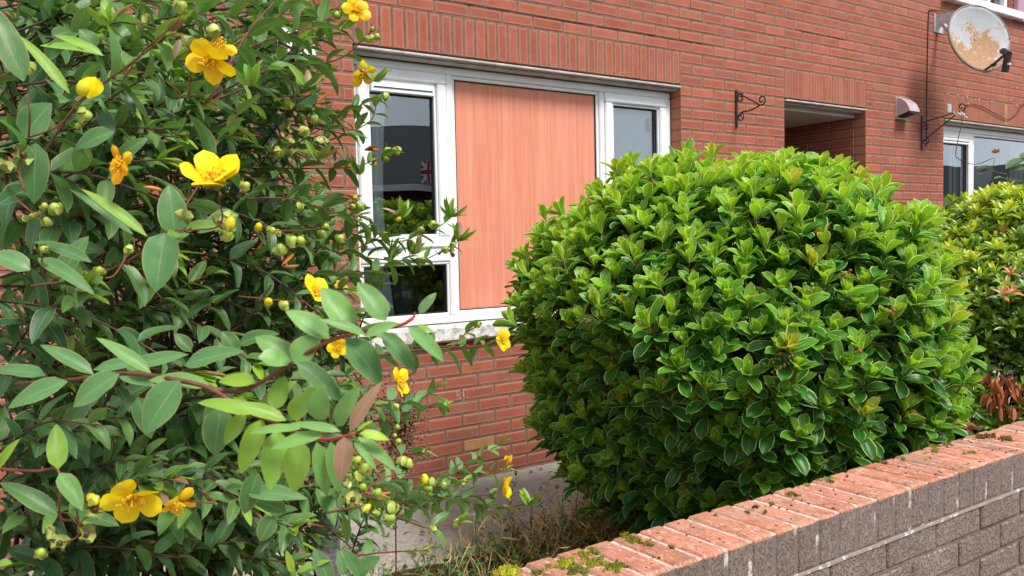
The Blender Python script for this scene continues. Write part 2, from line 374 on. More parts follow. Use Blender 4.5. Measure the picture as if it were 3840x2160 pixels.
# ---------------------------------------------------------------- the brick house
Z0 = 2.41                                  # underside of the soldier courses
house = thing('brick_house', 'red brick terraced house with white windows, one pane boarded with a salmon panel', 'house', (0, 0, 0))
def bcol():
    b = np.array([.365, .108, .066]); r = rng.random()
    if r < .002: b = np.array([.50, .24, .12])
    elif r < .04: b = np.array([.36, .13, .08])
    elif r < .20: b = np.array([.35, .115, .078])
    return b * (1 + rng.normal() * .075) * np.array([1, 1 + rng.normal() * .05, 1 + rng.normal() * .05])
def brick(A, O, U, Nn, u0, u1, z0, z1, dep=.1, col=None):
    """one brick on the plane O + u U + z up, its face looking along Nn"""
    j = np.clip(rng.normal(size=3) * .0006, -.0009, .0009); c = bcol() if col is None else col; ch = .0045
    def P(u, z, d): return O + U * u + UP * z - Nn * d
    u0 += .0058; u1 -= .0058; z0 += .0055; z1 -= .0055; pr = j[0]
    V = [P(u0, z0, dep), P(u1, z0, dep), P(u1, z1, dep), P(u0, z1, dep), P(u0, z0, ch - pr), P(u1, z0, ch - pr), P(u1, z1, ch - pr), P(u0, z1, ch - pr),
         P(u0 + ch, z0 + ch, -pr + j[1]), P(u1 - ch, z0 + ch, -pr + j[2]), P(u1 - ch, z1 - ch, -pr + j[2]), P(u0 + ch, z1 - ch, -pr + j[1])]
    f = [(0, 1, 5, 4), (1, 2, 6, 5), (2, 3, 7, 6), (3, 0, 4, 7), (4, 5, 9, 8), (5, 6, 10, 9), (6, 7, 11, 10), (7, 4, 8, 11), (8, 9, 10, 11)]
    e = .03
    if u1 - u0 < z1 - z0: uv = [(0, 0), (0, 1), (1, 1), (1, 0)]; uu = [(e, e), (e, 1 - e), (1 - e, 1 - e), (1 - e, e)]
    else: uv = [(0, 0), (1, 0), (1, 1), (0, 1)]; uu = [(e, e), (1 - e, e), (1 - e, 1 - e), (e, 1 - e)]
    UVs = uv + uv + uu
    if np.cross(U, UP) @ Nn < 0: f = [q[::-1] for q in f]
    A.add(V, f, UVs, c)
WX0, WX1, NROW0, NROW1 = -7.0, 8.0, -33, 37
opens = [(-2.4, 0, -1.605, 0.0, True), (1.125, 2.175, -2.6, 0, True), (3.4125, 5.8125, -1.605, 0, True), (3.45, 4.6875, 1.125, 2.4, True)]
A = Acc(); E1 = np.array([1., 0, 0]); NY = np.array([0, -1., 0]); OZ = np.array([0, 0, Z0])
for r in range(NROW0, NROW1):
    z0 = r * .075; zc = z0 + .037
    cuts = []
    for (a, b, lo, hi, sol) in opens:
        if lo < zc < hi + (.225 if sol else 0): cuts.append((a, b))
    segs = []; x = WX0
    for a, b in sorted(cuts): segs.append((x, a)); x = b
    segs.append((x, WX1))
    for a, b in segs:
        off = 0 if r % 2 == 0 else .1125
        if abs(a - 2.175) < 1e-6: off = 2.175 + (.1125 if r % 2 == 0 else 0)
        ks = off + .225 * np.arange(math.floor((a - off) / .225), math.ceil((b - off) / .225) + 1)
        js = [a] + [k for k in ks if a + .045 < k < b - .045] + [b]
        for p, q in zip(js[:-1], js[1:]): brick(A, OZ, E1, NY, p, q, z0, z0 + .075)
# passage side wall, running back into the house
for r in range(NROW0, 0):
    off = .1025 if r % 2 == 0 else 0.0
    js = ([.1025] if r % 2 == 0 else [.1025]) + [k for k in (.1025 + .1125 * (r % 2) + .225 * np.arange(1, 15))]
    for p, q in zip(js[:-1], js[1:]):
        brick(A, np.array([2.175, 0, Z0]), np.array([0, 1., 0]), np.array([-1., 0, 0]), p, q, r * .075, r * .075 + .075)
        brick(A, np.array([1.125, 0, Z0]), np.array([0, 1., 0]), np.array([1., 0, 0]), p, q, r * .075, r * .075 + .075)
A.build('brickwork', MB_BRICK, house)
for (a, b, lo, hi, sol) in opens:
    A = Acc(); n = int(round((b - a) / .075)); 
    for i in range(n): brick(A, OZ, E1, NY, a + (b - a) * i / n, a + (b - a) * (i + 1) / n, hi, hi + .225)
    A.build('soldier_course', MB_BRICK, house)
# mortar behind the bricks (recessed) with the openings left out
A = Acc(); my0, my1 = .0028, .16
xs = sorted({WX0, WX1} | {o[0] for o in opens} | {o[1] for o in opens}); zt = NROW1 * .075
def mort(a, b, lo, hi):
    A.box((a, my0, Z0 + lo), (b, my1, Z0 + hi))
e = .006
mort(WX0, -2.4 - e, -2.5, zt); mort(-2.4 - e, 0 + e, e, zt); mort(-2.4 - e, e, -2.5, -1.605 - e); mort(e, 1.125 - e, -2.5, zt)
mort(1.125 - e, 2.175 + e, e, zt); mort(2.175 + e, 3.4125 - e, -2.5, zt); mort(3.4125 - e, 5.8125 + e, -2.5, -1.605 - e)
mort(3.4125 - e, 3.45 - e, e, zt); mort(3.45 - e, 4.6875 + e, e, 1.125 - e); mort(3.45 - e, 4.6875 + e, 2.4 + e, zt); mort(4.6875 + e, 5.8125 + e, e, zt); mort(5.8125 + e, WX1, -2.5, zt)
A.box((2.1815, .161, -.05), (2.3, 3.3, Z0 - e)); A.box((1.0, .161, -.05), (1.1185, 3.3, Z0 - e))
A.build('mortar', MB_MORT, house)
# rear enclosure: dim rooms behind the windows, ceilings, passage ceiling and gate
A = Acc(); A.box((WX0, 3.5, -.05), (WX1, 3.6, 5.2)); A.box((WX0 - .1, .005, -.05), (WX0, 3.6, 5.2)); A.box((WX1, .005, -.05), (WX1 + .1, 3.6, 5.2))
A.box((WX0, .165, 2.62), (.99, 3.5, 2.7)); A.box((2.31, .165, 2.62), (WX1, 3.5, 2.7)); A.box((WX0, .165, -.06), (.99, 3.5, -.01)); A.box((2.31, .165, -.06), (WX1, 3.5, -.01)); A.box((WX0, .165, 5.15), (WX1, 3.5, 5.2))
A.build('inner_wall', M_ROOM, house)
A = Acc(); A.box((1.126, .10, 2.345), (2.174, 3.4, 2.40)); A.build('passage_ceiling', concrete('painted_ceiling_board', (.58, .56, .53), (.70, .68, .65)), house)
# steel lintel lips, grubby white
for a, b in ((-2.4, .0), (1.125, 2.175), (3.4125, 5.8125), (3.45, 4.6875)):
    zz = Z0 if b < 4.6 or a == 3.4125 else Z0 + 2.4
    A = Acc(); A.box((a + .002, -.014, zz - .022), (b - .002, .03, zz - .008), bev=.003); A.box((a + .004, .022, zz - .036), (b - .004, .085, zz - .0225), bev=.002)
    A.build('lintel', M_LINTEL, house)
MK = plain('open_joint_dark', (.02, .014, .012), .9, .1)
for x0, x1, zz in ((-2.15, .35, .3008), (-2.39, -.01, -.0015), (1.13, 2.17, -.0015), (3.42, 5.80, -.0015), (1.3, 1.9, .5258)):
    A = Acc(); xs_ = np.linspace(x0, x1, 60); V = []
    for i, x in enumerate(xs_): t = (.0032 if zz > 0 else .0042) * (.35 + .65 * rng.random()) * (1 if 2 < i < 57 else .3); V += [(x, -.0012, Z0 + zz - t), (x, -.0012, Z0 + zz + t)]
    A.add(V, [(2 * i, 2 * i + 2, 2 * i + 3, 2 * i + 1) for i in range(59)]); A.build('open_joint', MK, house)
A = Acc(); p = aty(1163, 1003, -.001)
for k in range(26): q = p + np.array([rng.normal() * .022, 0, rng.normal() * .02 + (.02 if k % 3 else 0)]); s = .0015 + .004 * rng.random() ** 2; A.blob((q[0], -.001, q[2]), (s, .0015, s * 1.5), nu=6, nv=4)
A.build('lime_splash', M_WHITE, house)
# roof and gutter (above the picture)
A = Acc(); A.add([(WX0 - .2, -.35, 5.1), (WX1 + .2, -.35, 5.1), (WX1 + .2, 3.9, 7.4), (WX0 - .2, 3.9, 7.4), (WX0 - .2, -.35, 5.22), (WX1 + .2, -.35, 5.22), (WX1 + .2, 3.9, 7.52), (WX0 - .2, 3.9, 7.52)],
      [(0, 3, 2, 1), (4, 5, 6, 7), (0, 1, 5, 4), (1, 2, 6, 5), (2, 3, 7, 6), (3, 0, 4, 7)])
A.build('roof', plain('dark_roof_tile', (.05, .045, .045), .8, .2, nscale=12, namt=.4), house)

def bar(A, x0, x1, z0, z1, y0, y1, bev=.006): A.box((x0, y0, z0), (x1, y1, z1), bev=bev)
def frame_rect(A, x0, x1, z0, z1, w, y0, y1, bev=.006, wt=None, wb=None):
    """four mitre-free bars butted end to end"""
    wt = wt or w; wb = wb or w
    bar(A, x0, x1, z1 - wt, z1, y0, y1, bev); bar(A, x0, x1, z0, z0 + wb, y0, y1, bev)
    bar(A, x0, x0 + w, z0 + wb + .0005, z1 - wt - .0005, y0, y1, bev); bar(A, x1 - w, x1, z0 + wb + .0005, z1 - wt - .0005, y0, y1, bev)
def part_pane(par, x0, x1, z0, z1, y):
    A = Acc(); A.add([(x0, y, z0), (x1, y, z0), (x1, y, z1), (x0, y, z1)], [(0, 1, 2, 3)]); return A.build('pane', M_GLASS, par)
def gasket(A, x0, x1, z0, z1, y):
    frame_rect(A, x0, x1, z0, z1, .006, y, y + .012, .001)
# main window
WB, WT = .905, 2.372
A = Acc(); frame_rect(A, -2.398, -.002, WB, WT, .045, .092, .155)
bar(A, -1.80, -1.755, WB + .0455, WT - .0455, .090, .153)          # mullion beside the panel
bar(A, -.652 + .006, -.606, WB + .0455, WT - .0455, .090, .153)
bar(A, -2.3525, -1.8005, 1.262, 1.342, .091, .152)                 # transom above the low pane
# inner beads that step back round the panel
frame_rect(A, -1.7545, -.6465, WB + .046, WT - .046, .020, .104, .148, .004)
mw = A.build('window', M_UPVC, house)
A = Acc(); frame_rect(A, -2.352, -1.801, 1.3425, WT - .0455, .062, .080, .145, .008); frame_rect(A, -2.288, -1.865, 1.405, WT - .108, .014, .094, .140, .003)
frame_rect(A, -2.352, -1.801, WB + .0455, 1.2615, .016, .098, .146, .005)
A.build('left_sash', M_UPVC, mw).name = 'sash'
A = Acc(); bar(A, -2.272, -1.881, 2.192, 2.248, .074, .12, .004); bar(A, -2.262, -1.893, 2.212, 2.222, .0715, .078, .001); v1 = A.build('trickle_vent', M_UPVC, mw)
A = Acc(); bar(A, -2.258, -1.897, 2.2135, 2.2205, .0705, .0745, .0005); A.build('vent_slot', M_GASKET, mw)
A = Acc(); frame_rect(A, -.6055, -.0475, WB + .0455, WT - .0455, .066, .076, .145, .009); frame_rect(A, -.538, -.115, WB + .113, WT - .113, .012, .092, .140, .003)
s2 = A.build('sash', M_UPVC, mw)
A = Acc(); A.box((-1.733, .118, WB + .067), (-.668, .128, WT - .067), bev=.001); A.build('infill_panel', M_PANEL, mw)
A = Acc(); gasket(A, -1.7335, -.6675, WB + .0665, WT - .0665, .110); gasket(A, -2.273, -1.880, 1.4200, 2.191, .108); gasket(A, -2.335, -1.818, WB + .062, 1.245, .106); gasket(A, -.5255, -.1275, WB + .1255, WT - .1255, .104)
A.build('gasket', M_GASKET, mw)
part_pane(mw, -2.273, -1.880, 1.4200, 2.191, .122); part_pane(mw, -2.335, -1.818, WB + .062, 1.245, .122); part_pane(mw, -.5255, -.1275, WB + .1255, WT - .1255, .122)
A = Acc(); A.box((-2.46, -.045, .812), (.05, .10, .902), bev=.012); A.build('sill', M_DIRTY, mw)
A = Acc(); A.box((-.175, .128, 2.10), (-.163, .16, 2.19), bev=.003); A.box((-.18, .125, 2.13), (-.160, .135, 2.15), bev=.003); A.build('handle', M_DARK, mw)
# right hand window
A = Acc(); frame_rect(A, 3.4145, 5.8105, WB, WT, .05, .092, .155); bar(A, 4.085, 4.135, WB + .0505, WT - .0505, .091, .153)
frame_rect(A, 4.1355, 5.76, WB + .051, WT - .051, .022, .102, .15, .004)
w2 = A.build('window', M_UPVC, house)
A = Acc(); frame_rect(A, 3.465, 4.0845, WB + .0505, WT - .0505, .062, .080, .145, .008); A.build('sash', M_UPVC, w2)
A = Acc(); bar(A, 3.54, 4.01, 2.205, 2.256, .074, .12, .004); A.build('trickle_vent', M_UPVC, w2)
A = Acc(); bar(A, 3.55, 4.0, 2.226, 2.233, .0715, .0755, .0005); A.build('vent_slot', M_GASKET, w2)
part_pane(w2, 3.527, 4.0225, WB + .113, 2.205, .122); part_pane(w2, 4.1575, 5.738, WB + .073, WT - .073, .122)
A = Acc(); gasket(A, 3.527, 4.0225, WB + .113, 2.204, .106); gasket(A, 4.157, 5.7385, WB + .0725, WT - .0725, .108); A.build('gasket', M_GASKET, w2)
A = Acc(); A.box((3.36, -.045, .812), (5.87, .10, .902), bev=.012); A.build('sill', M_WHITE, w2)
# upper window
A = Acc(); frame_rect(A, 3.452, 4.6855, 3.545, 4.79, .05, .05, .14); bar(A, 4.30, 4.35, 3.5955, 4.7395, .049, .139); w3 = A.build('window', M_UPVC, house)
part_pane(w3, 3.502, 4.2995, 3.595, 4.74, .10); part_pane(w3, 4.3505, 4.6355, 3.595, 4.74, .10)
A = Acc(); A.box((3.388, -.06, 3.462), (4.80, .10, 3.540), bev=.008); us = A.build('sill', M_WHITE, w3)
A = Acc(); A.box((3.352, -.075, 3.452), (3.387, .04, 3.56), bev=.015); A.build('sill_end', M_DIRTY, w3)

# things inside the windows
def cloth(name, label, cat, x0, x1, z0, z1, y, amp, waves, mat, shape=None, group=None):
    A = Acc(); n = 60; k = 14; V = []; 
    for i in range(n + 1):
        for j in range(k + 1):
            s = i / n; t = j / k; x = x0 + (x1 - x0) * s; z = z0 + (z1 - z0) * t
            if shape: x, z = shape(s, t, x, z)
            V.append((x, y + amp * math.sin(s * waves * 6.283 + .6 * math.sin(t * 3)) * (1.1 - .3 * t), z))
    f = [(i * (k + 1) + j, (i + 1) * (k + 1) + j, (i + 1) * (k + 1) + j + 1, i * (k + 1) + j + 1) for i in range(n) for j in range(k)]
    A.add(V, f); o = A.build(name, mat, smooth=True); md = o.modifiers.new('thick', 'SOLIDIFY'); md.thickness = .003
    return tag(o, label, cat, group)
cloth('curtain', 'pale blue curtain drawn to the left side behind the left pane of the panelled window', 'curtain', -2.37, -2.12, .93, 2.32, .170, .012, 4, M_CURT, lambda s, t, x, z: (x - .05 * s * math.sin(t * 3.1), z))
cloth('curtain', 'pale net curtain behind the small right pane of the panelled window', 'curtain', -.60, -.10, .93, 2.25, .166, .010, 3, M_CURT)
for i in range(12):
    A = Acc(); x = 3.47 + i * .062
    if i in (5, 6): continue
    A.box((x, .20 + .01 * (i % 2), .93), (x + .05, .204 + .01 * (i % 2), 2.3)); tag(A.build('blind_strip', plain('blind_strip_%d' % i, (.42 + .15 * (i % 3) / 2, .50 + .12 * (i % 3) / 2, .52 + .1 * (i % 3) / 2), .7, .2) if i < 3 else bpy.data.materials['blind_strip_%d' % (i % 3)]),
        'pale vertical blind strip left of the gap behind the far window narrow pane' if i < 5 else 'pale vertical blind strip right of the gap behind the far window narrow pane', 'blind', 'vertical blind strips')
for i in range(6):
    A = Acc(); x = 5.12 + i * .1; A.box((x, .21, .93), (x + .085, .214, 2.3)); tag(A.build('blind_strip', bpy.data.materials['blind_strip_%d' % (i % 3)]), 'hanging vertical blind strip behind the big pane of the far right window', 'blind', 'vertical blind strips in the big pane')
A = Acc(); c0 = np.array([4.47, .19, 1.98]); n = 26; V = []; 
for i in range(n + 1):
    s = i / n; x = 4.16 + .58 * s; zb = 1.98 - .25 * math.sin(math.pi * min(1, s * 1.02)) ** .8
    V += [(x, .19 + .006 * math.sin(s * 40), 2.04), (x, .19 + .006 * math.sin(s * 40), zb)]
A.add(V, [(2 * i, 2 * i + 1, 2 * i + 3, 2 * i + 2) for i in range(n)])
lace = A.build('lace_valance', plain('white_lace', (.60, .66, .72), .9, .1), smooth=True); md = lace.modifiers.new('thick', 'SOLIDIFY'); md.thickness = .002
tag(lace, 'scalloped white lace valance with bead fringe inside the far right window', 'valance')
A = Acc()
for i in range(2, n - 1, 2):
    x, y, z = V[2 * i + 1]; A.tube([(x, y, z + .002), (x, y, z - .09 - .03 * (i % 4 == 0))], .0028, 4)
    A.blob((x, y, z - .1 - .03 * (i % 4 == 0)), .007)
A.build('bead_fringe', M_WHITE, lace)
# dark furniture just inside the low left pane
A = Acc(); A.blob((-1.95, .45, 1.05), (.13, .1, .13), nu=16, nv=10); A.blob((-1.78, .5, .98), (.10, .1, .09), nu=16, nv=10); A.box((-2.3, .35, .88), (-1.5, .65, .93), bev=.01)
tag(A.build('ornament', plain('dark_ceramic', (.10, .13, .14), .25, .5), smooth=True), 'dark rounded ornament on the inside ledge behind the low left pane', 'ornament')

# ---------------------------------------------------------------- houses across the road, seen as reflections
op = thing('bungalow', 'brick house with a dark tiled roof and white gutter, reflected in the window glass', 'house', (0, 0, 0))
def mir(u, v, d): p = at(u, v, d); return np.array([p[0], .24 - p[1], p[2]])
R2 = nrm([CR[0], -CR[1], 0]); F2 = nrm([CF[0], -CF[1], 0]); base = mir(1035, 465, 22); base[2] = 0
def ob(A, r0, r1, f0, f1, z0, z1):
    V = [base + R2 * r + F2 * f + UP * z for r in (r0, r1) for f in (f0, f1) for z in (z0, z1)]
    A.add(V, [(0, 1, 3, 2), (4, 6, 7, 5), (0, 4, 5, 1), (2, 3, 7, 6), (0, 2, 6, 4), (1, 5, 7, 3)])
ze = mir(1035, 465, 22)[2]; zr = mir(1035, 322, 25.5)[2]
A = Acc(); ob(A, -9, 4.2, 0.4, 7, 0, ze - .1); A.build('wall', plain('far_brick', (.10, .045, .035), .9, .2, nscale=3, namt=.3), op)
A = Acc(); ra = [base + R2 * r + F2 * f + UP * z for r in (-9.4, 4.6) for f, z in ((0, ze), (3.6, zr), (7.2, ze))]
A.add(ra, [(0, 3, 4, 1), (1, 4, 5, 2), (0, 1, 2, 2), (3, 5, 4, 4), (0, 2, 5, 3)])
M = Mat('far_roof_tiles'); z_ = M.xyz()[2]; wv = M.math('FRACT', M.math('MULTIPLY', z_, 6.0)); c = M.mix(M.ramp(wv, .0, .25), (.008, .008, .009), (.030, .029, .030)); A.build('roof', M.done(M.bsdf(c, .8, .2)), op)
A = Acc(); ob(A, -9.4, 4.6, -.12, .02, ze - .16, ze + .02); A.build('gutter', M_WHITE, op)
for k in range(3):
    r = -7.5 + k * 4.4; A = Acc(); ob(A, r, r + 1.7, .32, .399, 1.0, 2.2); wf = A.build('window', M_WHITE, op)
    A = Acc(); ob(A, r + .1, r + 1.6, .30, .3195, 1.1, 2.1); A.build('pane', plain('far_pane_%d' % k, (.03, .035, .04), .1, .5), wf)
op2 = thing('far_house', 'distant brick house with grey roof reflected low in the far right window', 'house', (0, 0, 0))
zr2 = mir(2500, 395, 30)[2]; A = Acc(); ob(A, 12, 40, 8.4, 15, 0, zr2 - 1.6); A.build('wall', bpy.data.materials['far_brick'], op2)
A = Acc(); ra = [base + R2 * r + F2 * f + UP * z for r in (11.6, 40.4) for f, z in ((8, zr2 - 1.5), (11.6, zr2), (15.2, zr2 - 1.5))]
A.add(ra, [(0, 3, 4, 1), (1, 4, 5, 2), (0, 1, 2, 2), (3, 5, 4, 4), (0, 2, 5, 3)]); A.build('roof', bpy.data.materials['far_roof_tiles'], op2)
A = Acc(); ob(A, 11.6, 40.4, 7.9, 8.02, zr2 - 1.66, zr2 - 1.48); A.build('gutter', M_WHITE, op2)
# small flag hung from the gutter
fb = mir(1083, 432, 21.6)
fl = thing('flag', 'small union flag hanging at the gutter of the house reflected in the left pane', 'flag', fb)
A = Acc(); o0 = fb - R2 * .19 - UP * .27
def fr(p0, p1, wd, off):
    wd *= .6; a = np.array(p0, float) * .6; b = np.array(p1, float) * .6; t = (b - a) / np.linalg.norm(b - a); nn = np.array([-t[1], t[0]]) * wd / 2
    return [o0 + R2 * q[0] + UP * q[1] - F2 * off for q in (a - nn, b - nn, b + nn, a + nn)]
def slab(A, q, th):
    q = [np.array(x) for x in q]; A.add(q + [x + F2 * th for x in q], [(0, 1, 2, 3), (7, 6, 5, 4), (0, 4, 5, 1), (1, 5, 6, 2), (2, 6, 7, 3), (3, 7, 4, 0)])
slab(A, fr((0, .45), (.64, .45), .9, 0), .006); A.build('flag_field', plain('flag_blue', (.01, .03, .2)), fl)
A = Acc(); slab(A, fr((.02, .03), (.62, .87), .14, .004), .004); slab(A, fr((.02, .87), (.62, .03), .14, .006), .004); slab(A, fr((.32, 0), (.32, .9), .2, .008), .004); slab(A, fr((0, .45), (.64, .45), .28, .010), .004); A.build('flag_white', M_WHITE, fl)
A = Acc(); slab(A, fr((.32, 0), (.32, .9), .11, .014), .004); slab(A, fr((0, .45), (.64, .45), .16, .016), .004); A.build('flag_red', plain('flag_red', (.45, .02, .03)), fl)

# ---------------------------------------------------------------- garden wall
def cope_mortar():
    M = Mat('coping_joint_mortar'); o = M.obj(); p = M.xyz(o); c = M.mix(M.ramp(M.noise(28, 6, .7), .35, .65), (.36, .27, .22), (.66, .54, .47))
    f = M.math('MULTIPLY', M.math('LESS_THAN', p[2], .7285), M.math('LESS_THAN', p[1], -.02))
    ck = M.ramp(M.noise(9, 7, .75), .56, .60); c = M.mix(M.math('MULTIPLY', f, M.math('SUBTRACT', 1.0, ck)), c, (.17, .132, .12))
    return M.done(M.bsdf(c, .9, .2, M.bump(M.noise(200, 4, .7), .002)))
gw = thing('garden_wall', 'low garden wall with grey painted face and bare orange brick coping', 'wall', (0, -2.88, 0))
YF, TOP = -2.9707, .736; DEP = .187
A = Acc(); x = -2.761 - .075 * 50; i = 0
while x < 8:
    c = np.array([.47, .20, .132]) * (1 + rng.normal() * .08) * np.array([1, 1 + rng.normal() * .05, 1 + rng.normal() * .06])
    if rng.random() < .2: c = c * np.array([.85, .8, .8])
    dz = rng.normal() * .0013; dy = float(np.clip(rng.normal() * .0007, -.0015, .0015))
    A.box((x + .0045, YF + dy, TOP - .107 + dz), (x + .0705, YF + DEP + dy * 1.5, TOP + dz), col=c, bev=.0055); x += .075
A.build('coping', MB_COPE, gw)
A = Acc(); A.box((-6.5, YF + .0035, TOP - .112), (8, YF + DEP - .006, TOP - .0035)); A.build('coping_mortar', cope_mortar(), gw)
A = Acc()
for r in range(10):
    zt_ = TOP - .1175 - .075 * r; off = -2.761 + .3497 + (.1125 if r % 2 else 0); x = off - .225 * 17
    while x < 8:
        j = rng.normal() * .001; A.box((x + .005, YF + .002 + j, zt_ - .065), (x + .22, YF + .09, zt_), bev=.004); x += .225
A.build('painted_brickwork', MB_PAINT, gw)
A = Acc(); A.box((-6.5, YF + .0085, -.05), (8, YF + DEP - .008, TOP - .1125)); A.build('wall_mortar', MB_PMORT, gw)
A = Acc(); xx = np.arange(-6.5, 8, .03); V = []
for x in xx:
    o_ = .0035 + .0015 * math.sin(x * 31) + rng.normal() * .0006; V += [(x, YF + .009, TOP - .1075), (x, YF + .0015 - o_ * .3, TOP - .111), (x, YF - o_ * .2, TOP - .116 - rng.random() * .002), (x, YF + .009, TOP - .121)]
A.add(V, [(4 * i + k, 4 * i + 4 + k, 4 * i + 5 + k, 4 * i + 1 + k) for i in range(len(xx) - 1) for k in range(3)]); M = Mat('flaking_mortar_ledge')
c = M.mix(M.ramp(M.noise(35, 6, .7), .55, .60), (.24, .19, .175), (.62, .46, .38)); A.build('mortar_ledge', M.done(M.bsdf(c, .7, .3, M.bump(M.noise(150, 4), .001))), gw)
# moss on the coping
M = Mat('cushion_moss'); c = M.mix(M.ramp(M.noise(25, 4), .35, .65), M.col(), M.mix(1.0, M.col(), (1.5, 1.35, .9), 'MULTIPLY')); M_MOSS = M.done(M.bsdf(c, .95, .1))
A = Acc()
def moss_at(u, v, r, n, h=.008, elong=1.0, col=(.13, .15, .025)):
    q = CF + CR * (u * K - 1920) / F_PX + CU * (1080 - v * K) / F_PX; p = CAM + q * (TOP - CAM[2]) / q[2]
    for _ in range(n):
        a, b = rng.normal(size=2) * r * .5; x = p[0] + a * elong; y = p[1] + b; y = min(max(y, YF + .004), YF + DEP - .004)
        s = r * .22 * (.5 + rng.random()); cc = np.array(col) * (.6 + .8 * rng.random())
        A.blob((x, y, TOP + .001), (s, s, min(h, s * 1.3) * (.7 + .6 * rng.random())), cc, nu=7, nv=5, jit=.18)
        for _k in range(5):
            t = rng.normal(size=2) * s * .6; pp = np.array([x + t[0], y + t[1], TOP + s * .5]); A.tube([pp, pp + np.array([rng.normal() * .002, rng.normal() * .002, .003 + .004 * rng.random()])], .0007, 3, cc * 1.3, cap=False)
for u, v, r, n, col in [(1465, 1400, .014, 30, (.16, .17, .02)), (1490, 1388, .012, 16, (.15, .17, .03)), (1420, 1425, .022, 34, (.17, .19, .02)), (1275, 1440, .022, 36, (.2, .22, .02)), (1500, 1420, .02, 30, (.14, .15, .03)), (1540, 1430, .02, 28, (.11, .13, .02)),
        (1350, 1442, .01, 12, (.09, .11, .02)), (1380, 1432, .009, 10, (.12, .14, .02)), (1450, 1440, .02, 26, (.10, .12, .03)), (1600, 1360, .016, 22, (.15, .15, .02)), (1575, 1352, .012, 14, (.12, .11, .02)), (1630, 1372, .012, 12, (.14, .13, .02)), (1470, 1415, .012, 14, (.2, .2, .02)),
        (1990, 1243, .009, 12, (.15, .15, .04)), (2005, 1250, .007, 8, (.10, .09, .03)), (2085, 1208, .012, 16, (.16, .19, .06)), (2065, 1212, .008, 8, (.14, .15, .04)), (1985, 1248, .007, 6, (.13, .14, .03)), (2030, 1222, .006, 6, (.17, .2, .06)), (2090, 1216, .01, 12, (.09, .07, .03)),
        (2225, 1165, .009, 9, (.12, .13, .04)), (2270, 1155, .009, 9, (.16, .18, .07)), (2350, 1126, .014, 18, (.14, .14, .03)), (2385, 1120, .012, 14, (.12, .13, .04)), (2355, 1135, .012, 14, (.17, .19, .05)), (2440, 1142, .016, 16, (.16, .19, .04)), (2480, 1100, .02, 26, (.10, .07, .035)), (2530, 1105, .018, 24, (.10, .08, .035)),
        (1900, 1278, .007, 6, (.08, .06, .03)), (1925, 1290, .006, 6, (.10, .10, .03)), (1940, 1272, .006, 5, (.07, .06, .03)), (1800, 1300, .005, 4, (.12, .12, .03)), (2130, 1200, .005, 4, (.07, .05, .03)), (1690, 1380, .007, 7, (.10, .10, .03)), (1880, 1292, .006, 6, (.08, .07, .03))]:
    moss_at(u, v, r, n, col=col, elong=1.6 if u > 2300 else 1.0)
for _ in range(260):
    x = rng.uniform(-3.3, .6); y = YF + rng.uniform(.01, DEP - .01); s = .0016 + .002 * rng.random(); A.blob((x, y, TOP + .0005), (s * 1.3, s, s * .6), np.array([.07, .055, .03]) * (.6 + .8 * rng.random()), nu=5, nv=4)
tag(A.build('moss', M_MOSS), 'green and brown moss growing along the joints of the coping bricks', 'moss', kind='stuff')
# ---------------------------------------------------------------- things on the house wall
def spiral(c, a, b, r0, turns, n=22, start=0):
    t = np.linspace(0, 1, n); r = r0 * (1 - .72 * t); th = start + t * turns * 2 * math.pi
    return c + a * (r * np.cos(th))[:, None] + b * (r * np.sin(th))[:, None]
def bracket(label, x, z0, z1, ytip, ztop, ztip, group):
    b = thing('hanging_basket_bracket', label, 'bracket', (x, 0, z0), group)
    A = Acc(); A.box((x - .010, -.012, z0), (x + .010, -.001, z1), bev=.003); A.blob((x, -.012, z0 + .02), .006); A.blob((x, -.012, z1 - .02), .006); A.build('wall_bar', M_IRON, b)
    Y = np.array([0, -1., 0]); tip = np.array([x, ytip, ztip])
    A = Acc(); A.tube(curve([(x, -.012, ztop), tip * .5 + np.array([x, -.012, ztop]) * .5, tip]), .0055); A.tube(spiral(tip + np.array([0, -.012, .034]), -UP, -Y * -1, .036, 1.15, start=0), .0055)
    A.tube(spiral(np.array([x, -.045, ztop - .045]), UP, Y, .034, -1.2, start=.6), .005); A.build('top_arm', M_IRON, b)
    lo = z0 + .075
    A = Acc(); A.tube(curve([(x, -.012, lo), (x, -.06, lo + .03), tip * .55 + np.array([x, -.012, lo]) * .45, tip]), .0055); A.tube(spiral(np.array([x, -.04, lo - .005]), UP, Y, .032, 1.25, start=.4), .005); A.build('lower_arm', M_IRON, b)
    return b
bracket('scrolled black iron basket bracket left of the passage opening', .568, 2.155, 2.425, -.215, 2.405, 2.285, 'wrought iron basket brackets')
bracket('scrolled black iron basket bracket left of the far right window', 3.03, 2.105, 2.405, -.34, 2.345, 2.40, 'wrought iron basket brackets')
